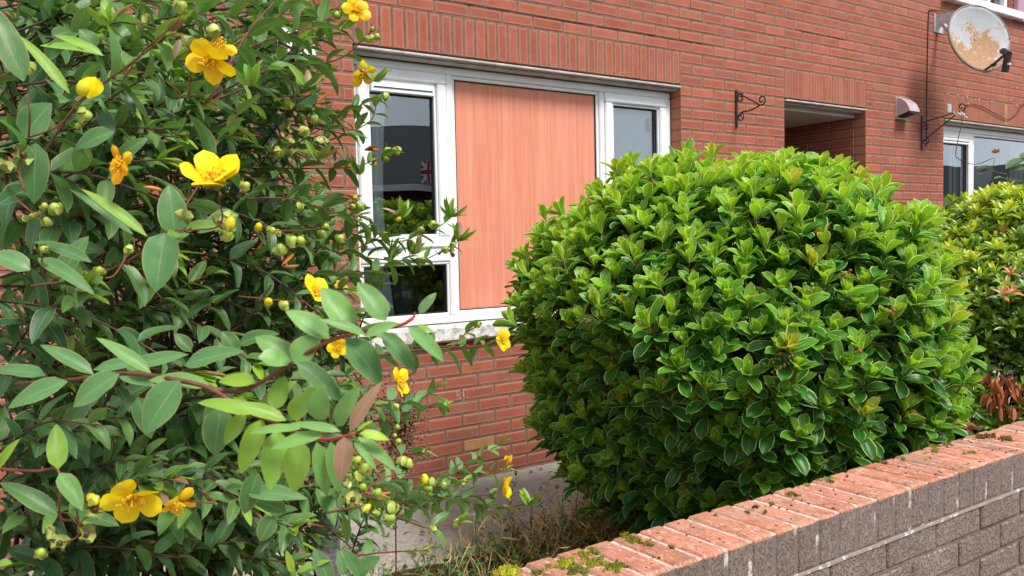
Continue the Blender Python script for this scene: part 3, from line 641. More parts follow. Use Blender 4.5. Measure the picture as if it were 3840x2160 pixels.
def hood(label, x0, x1, z0, z1, dep, mat, group):
    h = thing('vent_hood', label, 'vent', ((x0 + x1) / 2, 0, z0), group)
    H = z1 - z0; prof = [(0, z1 - .012), (-.022, z1 - .012), (-.45 * dep, z1 - .16 * H), (-.75 * dep, z1 - .34 * H), (-.93 * dep, z1 - .56 * H), (-dep, z1 - .72 * H)]
    A = Acc(); A.box((x0 - .012, -.008, z0), (x1 + .012, -.001, z1), bev=.002); A.build('back_plate', mat, h)
    A = Acc(); V = []; n = len(prof)
    for x in (x0, x1):
        V += [(x, y, z) for y, z in prof]
    V += [(x0, -.008, z0 + .02), (x1, -.008, z0 + .02)]
    f = [(i, i + 1, n + i + 1, n + i) for i in range(n - 1)]
    for i in range(n - 1): f += [(2 * n, i, i + 1, i + 1), (2 * n + 1, n + i + 1, n + i, n + i)]
    f = [tuple(q[::-1]) if len(set(q)) == 4 else q for q in f]
    A.add(V, f); o = A.build('cowl', mat, h); md = o.modifiers.new('thick', 'SOLIDIFY'); md.thickness = .004
    A = Acc()
    for k in range(6):
        t = (k + .5) / 6; y = -.012 + (-dep + .01) * t; z = z0 + .024 + (z1 - .72 * H - z0 - .024) * t; A.box((x0 + .004, y - .003, z - .012), (x1 - .004, y + .003, z + .006))
    A.build('grille', M_DARK, h)
    A = Acc(); A.box((x0 - .008, -.03, z0 - .004), (x1 - .01, -.0085, z0 + .008), bev=.003); A.build('drip_edge', mat, h)
hood('mauve brown plastic vent hood between the passage and the far right window', 2.625, 2.775, 2.352, 2.54, .125, plain('mauve_brown_plastic', (.42, .34, .345), .35, .5, nscale=20), 'wall vent hoods')
hood('pale pinkish white vent hood beside the drainpipe behind the yellow flowering shrub', -2.80, -2.665, 2.235, 2.46, .125, plain('aged_white_plastic', (.58, .53, .54), .4, .4, nscale=20), 'wall vent hoods')
dp = thing('drainpipe', 'dark grey drainpipe down the wall behind the yellow flowering shrub', 'pipe', (-2.885, -.06, 0))
A = Acc(); A.tube([(-2.885, -.06, .02), (-2.885, -.06, 5.1)], .034, 14); A.build('pipe', plain('slate_grey_plastic', (.05, .062, .078), .4, .5), dp, smooth=True)
for z in (.6, 2.3, 3.8):
    A = Acc(); A.tube([(-2.885, -.06, z), (-2.885, -.06, z + .04)], .040, 14); A.box((-2.95, -.02, z + .005), (-2.82, -.001, z + .035)); A.build('pipe_clip', plain('slate_clip', (.045, .055, .07), .4, .5), dp)

# satellite dish
dc = at(2466, 95, 7.15); n_ = nrm(-CF + CR * .34 + CU * .12); hx = nrm(np.cross(UP, n_)); hy = np.cross(n_, hx)
dish = thing('satellite_dish', 'grey satellite dish with large rust patches, fixed high on the wall', 'satellite dish', (dc[0], 0, dc[2]))
A = Acc(); nr, na = 12, 48; V = []; RX, RY = .335, .285
def dpt(r, th, back=0):
    sx = math.cos(th); sy = math.sin(th); x = RX * r * sx * (1 + .05 * sy); y = RY * r * sy
    return dc + hx * x + hy * y - n_ * (.055 * (1 - r * r)) - n_ * back
for k in range(nr + 1):
    for j in range(na): V.append(dpt(k / nr, 2 * math.pi * j / na))
f = [(k * na + j, (k + 1) * na + j, (k + 1) * na + (j + 1) % na, k * na + (j + 1) % na) for k in range(nr) for j in range(na)]
uvs = [(.5 + .5 * (k / nr) * math.cos(2 * math.pi * j / na), .5 + .5 * (k / nr) * math.sin(2 * math.pi * j / na)) for k in range(nr + 1) for j in range(na)]
A.add(V, f, uvs)
M = Mat('rusting_grey_dish'); u, v = M.uv(); cb = M.n('CombineXYZ'); M.L(u, cb.inputs[0]); M.L(v, cb.inputs[1])
big = M.noise(3.2, 8, .68, cb.outputs[0], .4); fine = M.noise(26, 4, .7, cb.outputs[0])
du = M.math('SUBTRACT', u, .48); dv = M.math('SUBTRACT', v, .42); rad = M.math('SQRT', M.math('ADD', M.math('MULTIPLY', du, du), M.math('MULTIPLY', dv, dv)))
lowr = M.math('MULTIPLY', M.math('SUBTRACT', .5, v), .34)
k_ = M.math('ADD', M.math('ADD', big, M.math('MULTIPLY', M.math('SUBTRACT', fine, .5), .38)), M.math('SUBTRACT', lowr, M.math('MULTIPLY', rad, .16)))
rust = M.ramp(k_, .425, .455); c = M.mix(M.ramp(M.noise(7, 5, .6, cb.outputs[0]), .3, .7), (.36, .37, .40), (.44, .45, .48)); rc_ = M.mix(M.ramp(fine, .3, .7), (.28, .145, .07), (.42, .245, .13))
c = M.mix(M.math('MULTIPLY', M.ramp(k_, .41, .445), .5), c, (.55, .48, .36)); c = M.mix(rust, c, rc_); c = M.mix(M.math('MULTIPLY', M.ramp(M.noise(60, 3, .6, cb.outputs[0]), .72, .76), .7), c, (.12, .10, .09))
o = A.build('reflector', M.done(M.bsdf(c, M.math('ADD', .42, M.math('MULTIPLY', rust, .35)), .4)), dish, smooth=True); md = o.modifiers.new('thick', 'SOLIDIFY'); md.thickness = .006; md.offset = -1
A = Acc(); P = [dpt(1.0, t) for t in np.linspace(0, 2 * math.pi, 60)]; A.tube(np.array(P) - n_ * .008, .010, 6); A.build('rim', plain('dark_dish_rim', (.16, .165, .18), .45, .4), dish, smooth=True)
for q_, r_ in ((dpt(0, 0), .006), (dpt(.95, -1.67), .004), (dpt(.95, -1.47), .004)):
    A = Acc(); A.blob(q_ + n_ * .003, r_); A.build('bolt', M_GALV, dish)
lnb = at(2530, 132, 6.72); a0 = dpt(.97, -math.pi / 2 + .06)
A = Acc(); pa = curve([a0, a0 * .55 + lnb * .45 - UP * .012, lnb + np.array([0, 0, -.01])], 14); A.tube(pa, .011, 6); A.box(pa[6] - .018, pa[6] + np.array([.018, .018, .004]), bev=.003); A.tube(curve([a0 - UP * .02 - n_ * .03, a0 - UP * .03 + n_ * .05, pa[7] - UP * .01], 10), .003, 5); A.build('feed_arm', M_DARK, dish)
A = Acc(); fd = nrm(dc - lnb); A.tube([lnb - fd * .0, lnb + fd * .05], .026, 14); A.tube([lnb - fd * .06, lnb], .024, 14)
dn = nrm(at(2523, 172, 6.75) - lnb); A.tube([lnb - fd * .045, lnb - fd * .045 + dn * .14], [.03, .031, .028], 8); lo_ = A.build('receiver', M_DARK, dish)
A = Acc(); A.tube([lnb + fd * .049, lnb + fd * .058], .027, 14); A.blob(lnb + fd * .056, .024, nu=12, nv=8); A.build('feed_cap', M_WHITE, dish, smooth=True)
A = Acc(); q = lnb - fd * .045 + dn * .085 - CF * .033; A.box(q - .010, q + np.array([.014, .006, .006])); A.build('sticker', M_WHITE, dish)
wp = aty(2352, 50, 0); A = Acc(); A.box((wp[0] - .02, -.006, wp[2] - .11), (wp[0] + .13, -.001, wp[2] + .05), bev=.002)
bk_ = dc - n_ * .16; A.tube([(wp[0] + .06, -.004, wp[2]), bk_], .02, 8); A.add([(wp[0], -.006, wp[2] + .05), (wp[0], -.006, wp[2] - .11), (wp[0] + .02, -.16, wp[2] + .01), (wp[0] + .02, -.17, wp[2] + .04)], [(0, 1, 2, 3)])
A.box(bk_ - .045, bk_ + .045, bev=.01); A.tube([bk_, dc - n_ * .082], .03, 8); o = A.build('wall_mount', M_GALV, dish)
# cables and clips
A = Acc(); pts = [aty(2390, 33, -.05), aty(2365, 27, -.015), aty(2341, 25, -.008), aty(2336, 40, -.006), aty(2333, 150, -.006), aty(2331, 290, -.006), aty(2331, 362, -.006)]
A.tube(curve(pts, 40), .0042, 6); A.tube(curve([aty(2331, 362, -.006), aty(2332, 372, -.02), aty(2325, 366, -.02)], 8), .003, 5)
tag(A.build('coax_cable', M_CABLE), 'black cable running straight down the wall from the satellite dish', 'cable')
A = Acc(); pts = [aty(2576, 262, -.012), aty(2560, 283, -.012), aty(2535, 300, -.012), aty(2500, 284, -.012), aty(2465, 266, -.012), aty(2435, 262, -.012), aty(2428, 275, -.02), aty(2415, 330, -.04), aty(2404, 385, -.07), aty(2412, 400, -.08), aty(2440, 412, -.09), aty(2465, 411, -.1), aty(2497, 398, -.12)]
pts = [aty(2640, 255, -.012)] + pts; A.tube(curve(pts, 80), .0036, 6); tag(A.build('loose_cable', M_CABLE), 'thin black cable looped loosely across the top of the far right window', 'cable')
A = Acc(); pts = [aty(2382, 150, -.004), aty(2378, 225, -.004), aty(2377, 250, -.004)]
for i, (u, v) in enumerate([(2383, 236), (2407, 240), (2430, 245), (2460, 250), (2492, 256), (2540, 252), (2432, 262), (2555, 265), (2556, 222)]):
    p = aty(u, v, 0); A = Acc(); A.tube([p + np.array([0, .01, 0]), p + np.array([.0, -.012, 0])], .003, 6); A.blob(p + np.array([0, -.014, 0]), .006, nu=6, nv=5)
    tag(A.build('cable_clip', M_WHITE, origin=p), 'tiny white cable clip nailed along the brick band over the far right window', 'clip', 'cable clips over the far right window')
p = aty(2388, 273, -.30); A = Acc(); A.box(p + np.array([-.03, -.006, -.038]), p + np.array([.03, .006, .038]), bev=.005); A.box(p + np.array([-.022, -.008, -.03]), p + np.array([.022, -.0062, .03]), bev=.001)
tb = A.build('plastic_tag', plain('pale_blue_plastic', (.36, .44, .50), .3, .5), origin=p); tag(tb, 'pale blue square plastic box clipped on the right hand iron bracket', 'plastic box')
A = Acc(); t0 = np.array([3.03, -.33, 2.385])
for k in range(3): a_ = t0 + np.array([.0, .03 - k * .03, -.005 * k]); A.tube(curve([a_ + np.array([-.03, 0, .012]), a_ + np.array([.0, -.012, -.012]), a_ + np.array([.03, .0, .0])], 8), .006, 6)
A.tube([t0 + np.array([.0, -.01, -.01]), t0 + np.array([.05, -.05, -.045])], .0045, 6); tag(A.build('string_knot', M_WHITE), 'knotted white cord tied at the tip of the right hand bracket', 'cord')
A = Acc(); p0 = aty(2555, -60, -.02); A.box((4.705, -.045, 3.452), (5.25, -.002, 4.9), bev=.004); tag(A.build('cladding_panel', plain('lilac_cladding', (.42, .24, .33), .5, .4, nscale=4)), 'lilac purple cladding board at the top right corner of the wall', 'cladding')
# ---------------------------------------------------------------- leaves (all leaves of one plant in one pass)
PROF = {'ovate': (.55, .85), 'lance': (.75, 1.05), 'obovate': (.95, .62), 'narrow': (.8, .8)}
class Leaves:
    def __init__(s, prof='ovate', nu=6, nv=4):
        s.k = []; s.prof = prof; s.nu = nu; s.nv = nv
    def add(s, P, a, n, L, W, col, curl=.5, fold=.35, twist=0.0, phi=None):
        a = nrm(a); n = np.asarray(n, float); n = nrm(n - a * (n @ a))
        if twist: b = np.cross(a, n); n = n * math.cos(twist) + b * math.sin(twist)
        s.k.append((*P, *a, *n, L, W, *col, curl, fold, curl * .5 if phi is None else phi, rng.random()))
    def emit(s, A, mi=0):
        if not s.k: return
        Kk = np.array(s.k); n = len(Kk); P, a, nn = Kk[:, 0:3], Kk[:, 3:6], Kk[:, 6:9]; L, W, c, curl, fold, phi, rnd = Kk[:, 9], Kk[:, 10], Kk[:, 11:14], Kk[:, 14], Kk[:, 15], Kk[:, 16], Kk[:, 17]
        b = np.cross(a, nn); nu, nv = s.nu, s.nv; t = np.linspace(0, 1, nu + 1); t = t ** .9
        p, q = PROF[s.prof]; tm = p / (p + q); prof = (np.clip(t, 0, 1) ** p) * (np.clip(1 - t, 0, 1) ** q) / (tm ** p * (1 - tm) ** q); prof[0] = .05; prof[-1] = .01
        V = np.zeros((n, nu + 1, nv + 1, 3)); pos = P.copy(); ss = np.linspace(-1, 1, nv + 1)
        for i in range(nu + 1):
            if i: 
                tm_ = (t[i] + t[i - 1]) / 2; ph = phi - curl * tm_; pos = pos + (a * np.cos(ph)[:, None] + nn * np.sin(ph)[:, None]) * (L * (t[i] - t[i - 1]))[:, None]
            ph = phi - curl * t[i]; nl = nn * np.cos(ph)[:, None] - a * np.sin(ph)[:, None]; wv = W * prof[i]
            for j, x in enumerate(ss):
                wob = .10 * np.sin(9 * t[i] + 6.28 * rnd + 2 * x) * abs(x)
                V[:, i, j] = pos + b * (wv * x * np.cos(fold))[:, None] + nl * (wv * (abs(x) * np.sin(fold) + wob))[:, None]
        idx = (np.arange(n) * (nu + 1) * (nv + 1))[:, None]
        q_ = np.array([(i * (nv + 1) + j, i * (nv + 1) + j + 1, (i + 1) * (nv + 1) + j + 1, (i + 1) * (nv + 1) + j) for i in range(nu) for j in range(nv)])
        F = (idx[:, :, None] + q_[None]).reshape(-1, 4)
        uv = np.array([((x + 1) / 2, ti) for ti in t for x in ss]); UVs = np.tile(uv, (n, 1)); C = np.repeat(c, (nu + 1) * (nv + 1), 0)
        A.add(V.reshape(-1, 3), F, UVs, C, mi)
def jit(c, s=.14): return np.array(c) * (1 + rng.normal() * s) * np.array([1 + rng.normal() * s * .5, 1, 1 + rng.normal() * s * .6])

# ---------------------------------------------------------------- the yellow flowering shrub (near, left)
M_HYP = leaf_mat('blue_green_leaf', rim=(.30, .27, .11), rimw=.05, rough=.43, spec=.42, trans=.24, vein=(.24, .36, .15), veinf=.75, veinw=.032, back=(1.2, 1.15, 1.1))
def stem_mat():
    M = Mat('woody_stem'); c = M.mix(M.ramp(M.noise(120, 4), .3, .7), M.mix(1.0, M.col(), (.65, .65, .65), 'MULTIPLY'), M.mix(1.0, M.col(), (1.25, 1.2, 1.2), 'MULTIPLY')); return M.done(M.bsdf(c, .6, .3))
M_STEM = stem_mat()
HA, ST = Leaves('ovate', 8, 4), Acc()
MAT_, YOUNG, LIME, PINK, MID = (.034, .096, .040), (.13, .27, .04), (.30, .45, .03), (.27, .15, .095), (.060, .155, .040)
hyp = thing('flowering_shrub', 'large shrub with yellow flowers, blue green leaves and green seed capsules filling the left side', 'shrub', (-4.0, -1.9, 0))
RED, BROWN, DKB = (.20, .045, .03), (.13, .055, .035), (.035, .02, .016)
def lp(u0, v0, u1, v1, w, d, col, dd=0, curl=.45, fold=.3, m=(.75, .55), twist=0):
    """leaf from its stalk (u0,v0) to its tip (u1,v1), w photo px wide, d metres away"""
    b = at(u0, v0, d); t = at(u1, v1, d + dd); a = t - b; Ln = np.linalg.norm(a); W = w * K / F_PX * d * .44
    view = nrm(CAM - b); n = view * m[0] + UP * m[1]; HA.add(b, a, n, Ln * 1.04, W / max(.5, math.cos(fold)), jit(col, .06), curl, fold, twist)
H1 = (.135, .30, .075); H2 = (.18, .35, .035); H3 = (.080, .20, .065); LIM2 = (.18, .35, .025)
hero = [ # main woody stem
(235, 942, 105, 870, 46, .86, H3), (170, 960, 25, 1025, 64, .84, H3), (115, 945, -20, 935, 48, .88, H3), (380, 940, 245, 852, 40, .80, H1), (300, 941, 188, 1022, 76, .78, H3),
(528, 972, 378, 957, 52, .76, H1), (452, 958, 368, 1087, 98, .74, H3), (318, 930, 470, 893, 50, .84, H3), (465, 920, 610, 885, 60, .80, H3), (235, 930, 400, 912, 40, .88, H3), (300, 948, 392, 972, 34, .84, H3),
# upper branch
(643, 964, 553, 960, 50, .74, LIM2), (737, 914, 645, 850, 74, .74, H1), (650, 900, 735, 913, 60, .72, H1), (828, 852, 721, 784, 66, .73, H1), (739, 914, 806, 843, 78, .72, H1), (745, 911, 856, 1008, 64, .70, H3), (886, 835, 810, 726, 80, .70, H1),
(919, 842, 807, 806, 32, .69, H1), (870, 853, 957, 966, 88, .69, H3), (970, 807, 901, 713, 70, .69, H1), (919, 846, 1003, 814, 36, .68, H1), (1026, 822, 1114, 907, 48, .68, H1), (960, 837, 1042, 934, 58, .69, H3), (1055, 790, 1097, 738, 30, .69, H3), (1050, 817, 1090, 838, 15, .69, H2), (1000, 812, 870, 850, 26, .70, H2), (935, 838, 1000, 860, 30, .71, H1),
# lower branch
(720, 1058, 580, 1018, 46, .70, H2), (647, 1040, 502, 1014, 48, .71, LIM2), (662, 1055, 608, 1188, 64, .72, LIM2), (620, 1040, 567, 1117, 50, .72, LIM2), (555, 1025, 540, 1142, 84, .78, H3), (700, 1082, 680, 1230, 72, .72, H2), (757, 1105, 740, 1236, 74, .71, H2), (797, 1112, 822, 1245, 52, .71, H1), (832, 1112, 852, 1238, 48, .71, H1),
(872, 1095, 856, 1212, 54, .665, PINK), (900, 1100, 996, 1184, 38, .66, H1), (890, 1112, 946, 1182, 24, .69, H1), (880, 1085, 959, 963, 42, .665, PINK), (905, 1090, 977, 1107, 32, .65, LIME), (897, 1086, 937, 1060, 14, .65, LIME), (848, 1072, 907, 972, 56, .69, H1), (800, 1057, 813, 966, 64, .70, H1),
(730, 1055, 802, 982, 66, .72, H2), (857, 1086, 727, 1068, 30, .66, H1), (815, 1095, 683, 1130, 44, .66, H1), (757, 1078, 630, 1090, 30, .69, H1), (690, 1030, 716, 948, 56, .74, H2), (650, 1040, 745, 960, 50, .76, H2),
# other large near leaves
(415, 586, 393, 730, 98, .88, H3), (440, 592, 425, 468, 82, .95, H3), (62, 345, 128, 262, 92, 1.0, H3), (90, 360, 86, 508, 76, .96, H3), (60, 205, -30, 10, 78, .85, H3), (286, 331, 190, 376, 56, 1.0, H3), (100, 115, 260, 140, 26, 1.05, H2), (260, 140, 140, 90, 30, 1.0, H2), (175, 235, 45, 90, 34, 1.05, H2),
(115, 150, 195, 85, 48, 1.05, H3), (240, 122, 200, 75, 52, 1.05, H3), (370, 595, 208, 478, 34, 1.0, H2), (335, 590, 180, 480, 30, 1.02, H3), (600, 540, 500, 585, 60, 1.0, H3), (146, 1180, 142, 1070, 56, .86, H2), (150, 1190, 206, 1282, 54, .84, H1), (145, 1297, 4, 1217, 56, .88, MID), (75, 680, -20, 640, 66, .9, H3), (95, 650, 235, 740, 46, .92, H3), (230, 660, 90, 610, 40, .95, H3), (300, 1323, 175, 1290, 40, .9, MID),
(-5, 1180, 50, 1105, 30, .82, LIM2), (-10, 1425, 30, 1418, 30, .8, H2), (865, 1449, 850, 1385, 26, .8, H3), (905, 1449, 860, 1380, 40, .82, H3), (900, 1449, 955, 1405, 60, .84, H3), (830, 1470, 790, 1380, 50, .85, H3), (735, 1440, 720, 1385, 24, .85, LIME), (745, 1440, 830, 1410, 22, .85, H2),
(590, 880, 560, 835, 50, 1.1, MID), (600, 865, 700, 840, 46, 1.1, MID), (480, 885, 440, 840, 40, 1.1, MID), (345, 1000, 380, 1100, 60, 1.0, MID), (650, 1190, 615, 1290, 60, .95, MID), (575, 1000, 520, 1090, 70, 1.0, MID), (620, 1240, 770, 1255, 52, .95, H3), (720, 1290, 640, 1260, 50, .95, MID), (690, 1300, 655, 1360, 56, .95, MID)]
for h in hero: lp(*h, dd=rng.normal() * .008)
def stem_px(pts, r, col, n=20):
    P = curve([at(*p) for p in pts], n); ST.tube(P, r, 6, col); return P
stem_px([(40, 965, .95), (165, 957, .86), (300, 940, .80), (375, 944, .78), (450, 957, .75), (530, 978, .745), (620, 1035, .74), (680, 1057, .71), (740, 1086, .69), (800, 1104, .68), (850, 1102, .67), (893, 1090, .66)], [.0023, .0023, .0018, .0014], [BROWN, BROWN, RED, (.38, .05, .04)], 50)
stem_px([(530, 978, .745), (600, 985, .75), (650, 965, .74), (737, 913, .73), (800, 872, .71), (890, 838, .70), (1000, 820, .69), (1040, 800, .69)], [.0022, .0018, .0016], [BROWN, RED, (.38, .05, .04)], 36)
stem_px([(0, 1180, .88), (90, 1185, .87), (148, 1186, .86), (150, 1295, .86), (180, 1310, .86)], [.0015, .0012], RED, 24)

def leafy(P, leafL, spacing, d0=None, col=MAT_, tip='leaf', r=(.0022, .0012), scol=(BROWN, RED), skip=.12, wr=.36, young=.3, droop=.25, ph=None):
    """a stem along P with leaves in opposite pairs, each pair turned a quarter from the last"""
    P = np.asarray(P); ST.tube(P, r, 5, np.array(scol), cap=False)
    seg = np.linalg.norm(np.diff(P, axis=0), axis=1); s = np.concatenate([[0], np.cumsum(seg)]); tot = s[-1]; n = max(2, int(tot * (1 - skip) / spacing)); ph = rng.random() * 3.14 if ph is None else ph
    for i in range(n):
        q = tot * (skip + (1 - skip) * (i + .5) / n) + rng.normal() * spacing * .1; f = np.clip(q / tot, 0, .999); pos = np.array([np.interp(q, s, P[:, k]) for k in range(3)])
        j = min(len(P) - 2, np.searchsorted(s, q) - 1 if q > 0 else 0); T = nrm(P[j + 1] - P[j]); ref = UP if abs(T @ UP) < .85 else np.array([1., 0, 0]); A_ = nrm(np.cross(T, ref)); B_ = np.cross(A_, T)
        th = ph + i * math.pi / 2 + rng.normal() * .2; endf = f ** 3
        Lx = leafL * (1 - .35 * endf) * (.82 + .32 * rng.random()); cc = np.array(col) * (1 - endf * young) + np.array(YOUNG) * endf * young
        for sg in (1, -1):
            if rng.random() < .06: continue
            side = (A_ * math.cos(th) + B_ * math.sin(th)) * sg; be = 1.05 - .35 * endf + rng.normal() * .15
            a = T * math.cos(be) + side * math.sin(be) - UP * droop * (1 + rng.normal() * .3); nn = T * .5 - side * .15 + UP * .95 + rng.normal(size=3) * .15
            HA.add(pos, a, nn, Lx, Lx * wr * .5 * (1 + rng.normal() * .08) * 1.05, jit(cc, .13), .35 + .5 * rng.random(), .22 + .3 * rng.random(), rng.normal() * .12)
    e = P[-1]; T = nrm(P[-1] - P[-3])
    if tip == 'leaf':
        for k in range(4):
            side = nrm(np.cross(T, rng.normal(size=3))); HA.add(e, T * .9 + side * .45, UP + side * .2, leafL * (.5 + .3 * rng.random()), leafL * .11, jit(PINK if k % 3 == 0 and rng.random() < .5 else LIM2, .1), .2, .4)
    return e, T

# flowers, buds and capsules
def petal_mat(name, a, b):
    M = Mat(name); u, v = M.uv(); c = M.mix(M.ramp(v, .1, .9), a, b); c = M.mix(M.ramp(M.noise(120, 4), .5, .8), c, M.mix(1.0, c, (.92, .8, .6), 'MULTIPLY')); c = M.mix(1.0, c, M.col(), 'MULTIPLY')
    t = M.n('BsdfTranslucent'); M.L(c, t.inputs[0]); ms = M.n('MixShader'); ms.inputs[0].default_value = .3; M.L(M.bsdf(c, .45, .3), ms.inputs[1]); M.L(t.outputs[0], ms.inputs[2]); return M.done(ms.outputs[0])
M_PET = petal_mat('yellow_petal', (.90, .66, .0), (.96, .80, .01)); M_STA = plain('stamen_yellow', (.82, .50, .02), .6, .3)
M_CAP = plain('green_capsule', (.2, .3, .05), .45, .4, usecol=True, nscale=60, namt=.3)
SEP = Leaves('ovate', 4, 2); CAPS = []
flower_i = 0
def flower(u, v, d, size, face, old=0.0, petals=None, label=None, cup=.5):
    """open flower; size = its width in metres; face = direction its centre looks (right, up, towards the camera)"""
    c = at(u, v, d); ax = nrm(CR * face[0] + CU * face[1] - CF * face[2]); x = nrm(np.cross(ax, UP) if abs(ax @ UP) < .95 else CR); y = np.cross(ax, x)
    Lf = Leaves('obovate', 8, 6); R_ = size * .53; angs = petals if petals is not None else [k * 72 + rng.normal() * 6 for k in range(5)]
    for th in angs:
        t = math.radians(th); r = x * math.cos(t) + y * math.sin(t); col = np.array([1, 1, 1]) * (1 - .05 * rng.random()) if not old else np.array([1, 1 - .36 * old * (.6 + .6 * rng.random()), 1.0])
        lift = cup + rng.normal() * .12 + (-.9 * old * rng.random()); Lf.add(c + r * size * .02, r * math.cos(lift) + ax * math.sin(lift), ax * math.cos(lift) - r * math.sin(lift), R_ * (1 - .12 * old * rng.random()), R_ * (.40 - .14 * old * rng.random()), col, .5 + old * .9 + rng.normal() * .2, -.15 - .5 * old * rng.random(), rng.normal() * (.15 + .3 * old))
    A = Acc(); Lf.emit(A); f = A.build('flower', M_PET, hyp, smooth=True)
    if label: f['label'] = label
    A = Acc()
    for k in range(int(60 * (1 - .5 * old))):
        t = rng.random() * 6.28; sp = .25 + .7 * rng.random(); r = x * math.cos(t) + y * math.sin(t); e = c + (ax * .85 + r * sp) * size * (.17 + .08 * rng.random()); A.tube([c, (c + e) / 2 + ax * size * .015, e], .00045 * size / .05, 3, cap=False); A.blob(e, .0011 * size / .05, nu=4, nv=3)
    A.blob(c + ax * size * .05, size * .06, nu=8, nv=6); A.tube([c, c + ax * size * .26], [size * .05, size * .012], 6); A.build('stamens', M_STA, f)
    for k in range(5):
        t = math.radians(k * 72 + 36); r = x * math.cos(t) + y * math.sin(t); SEP.add(c - ax * .002, r * .8 + ax * .3, ax - r * .3, size * .2, size * .075, jit((.2, .3, .06), .1), .3, .2)
    return c, ax
def capsule(u, v, d, r_px, kind='cap', dirv=None):
    r = r_px * K / F_PX * d; c = at(u, v, d); ax = nrm(UP * .5 + rng.normal(size=3) * .6 + CR * .5) if dirv is None else nrm(CR * dirv[0] + CU * dirv[1] - CF * dirv[2]); CAPS.append((c, r, kind, ax))
def capsule_obj(c, r, kind, ax):
    A = Acc(); x = nrm(np.cross(ax, [.3, .5, .8])); y = np.cross(ax, x)
    gcol = jit((.32, .42, .05), .12)
    if kind == 'open':
        L2 = Leaves('obovate', 5, 4)
        for k in range(5):
            t = k * 1.2566 + .3; q = x * math.cos(t) + y * math.sin(t); lf = .75; L2.add(c - ax * r * .5, q * math.cos(lf) + ax * math.sin(lf), ax * math.cos(lf) - q * math.sin(lf), r * 1.5, r * .85, jit((.34, .38, .09), .1), -1.1, -.25, 0, phi=-.5)
        L2.emit(A); A.blob(c - ax * r * .1, (r * .42, r * .42, r * .36), (.09, .035, .02), nu=8, nv=6, axis=ax)
    elif kind == 'yellow':
        A.blob(c, (r * .72, r * .72, r * 1.15), (.80, .58, .01), nu=10, nv=8, axis=ax)
    else:
        A.blob(c, (r * .78, r * .78, r * 1.0), gcol, nu=10, nv=8, axis=ax)
    if kind != 'open':
        L2 = Leaves('obovate', 5, 2)
        for k in range(5):
            t = k * 1.2566; q = x * math.cos(t) + y * math.sin(t); L2.add(c - ax * r * 1.0, q * .62 + ax * .45, q * .9 - ax * .3, r * (1.9 if kind == 'cap' else 1.3), r * .62, jit((.36, .43, .08), .14), 1.5, .25, 0, phi=.35)
        L2.emit(A)
        if kind == 'cap' and rng.random() < .45:
            for k in range(3): A.tube([c + ax * r * .8, c + ax * r * 1.5 + x * r * .2 * (k - 1), c + ax * r * 2.0 + x * r * .5 * (k - 1) + y * r * .2], [r * .07, r * .03], 4, (.10, .03, .02))
    return A.build('seed_capsule' if kind != 'yellow' else 'flower_bud', M_CAP, hyp, smooth=True)

def twig(pts, r=.0011, col=RED, n=12): return stem_px(pts, [r, r * .75], col, n)
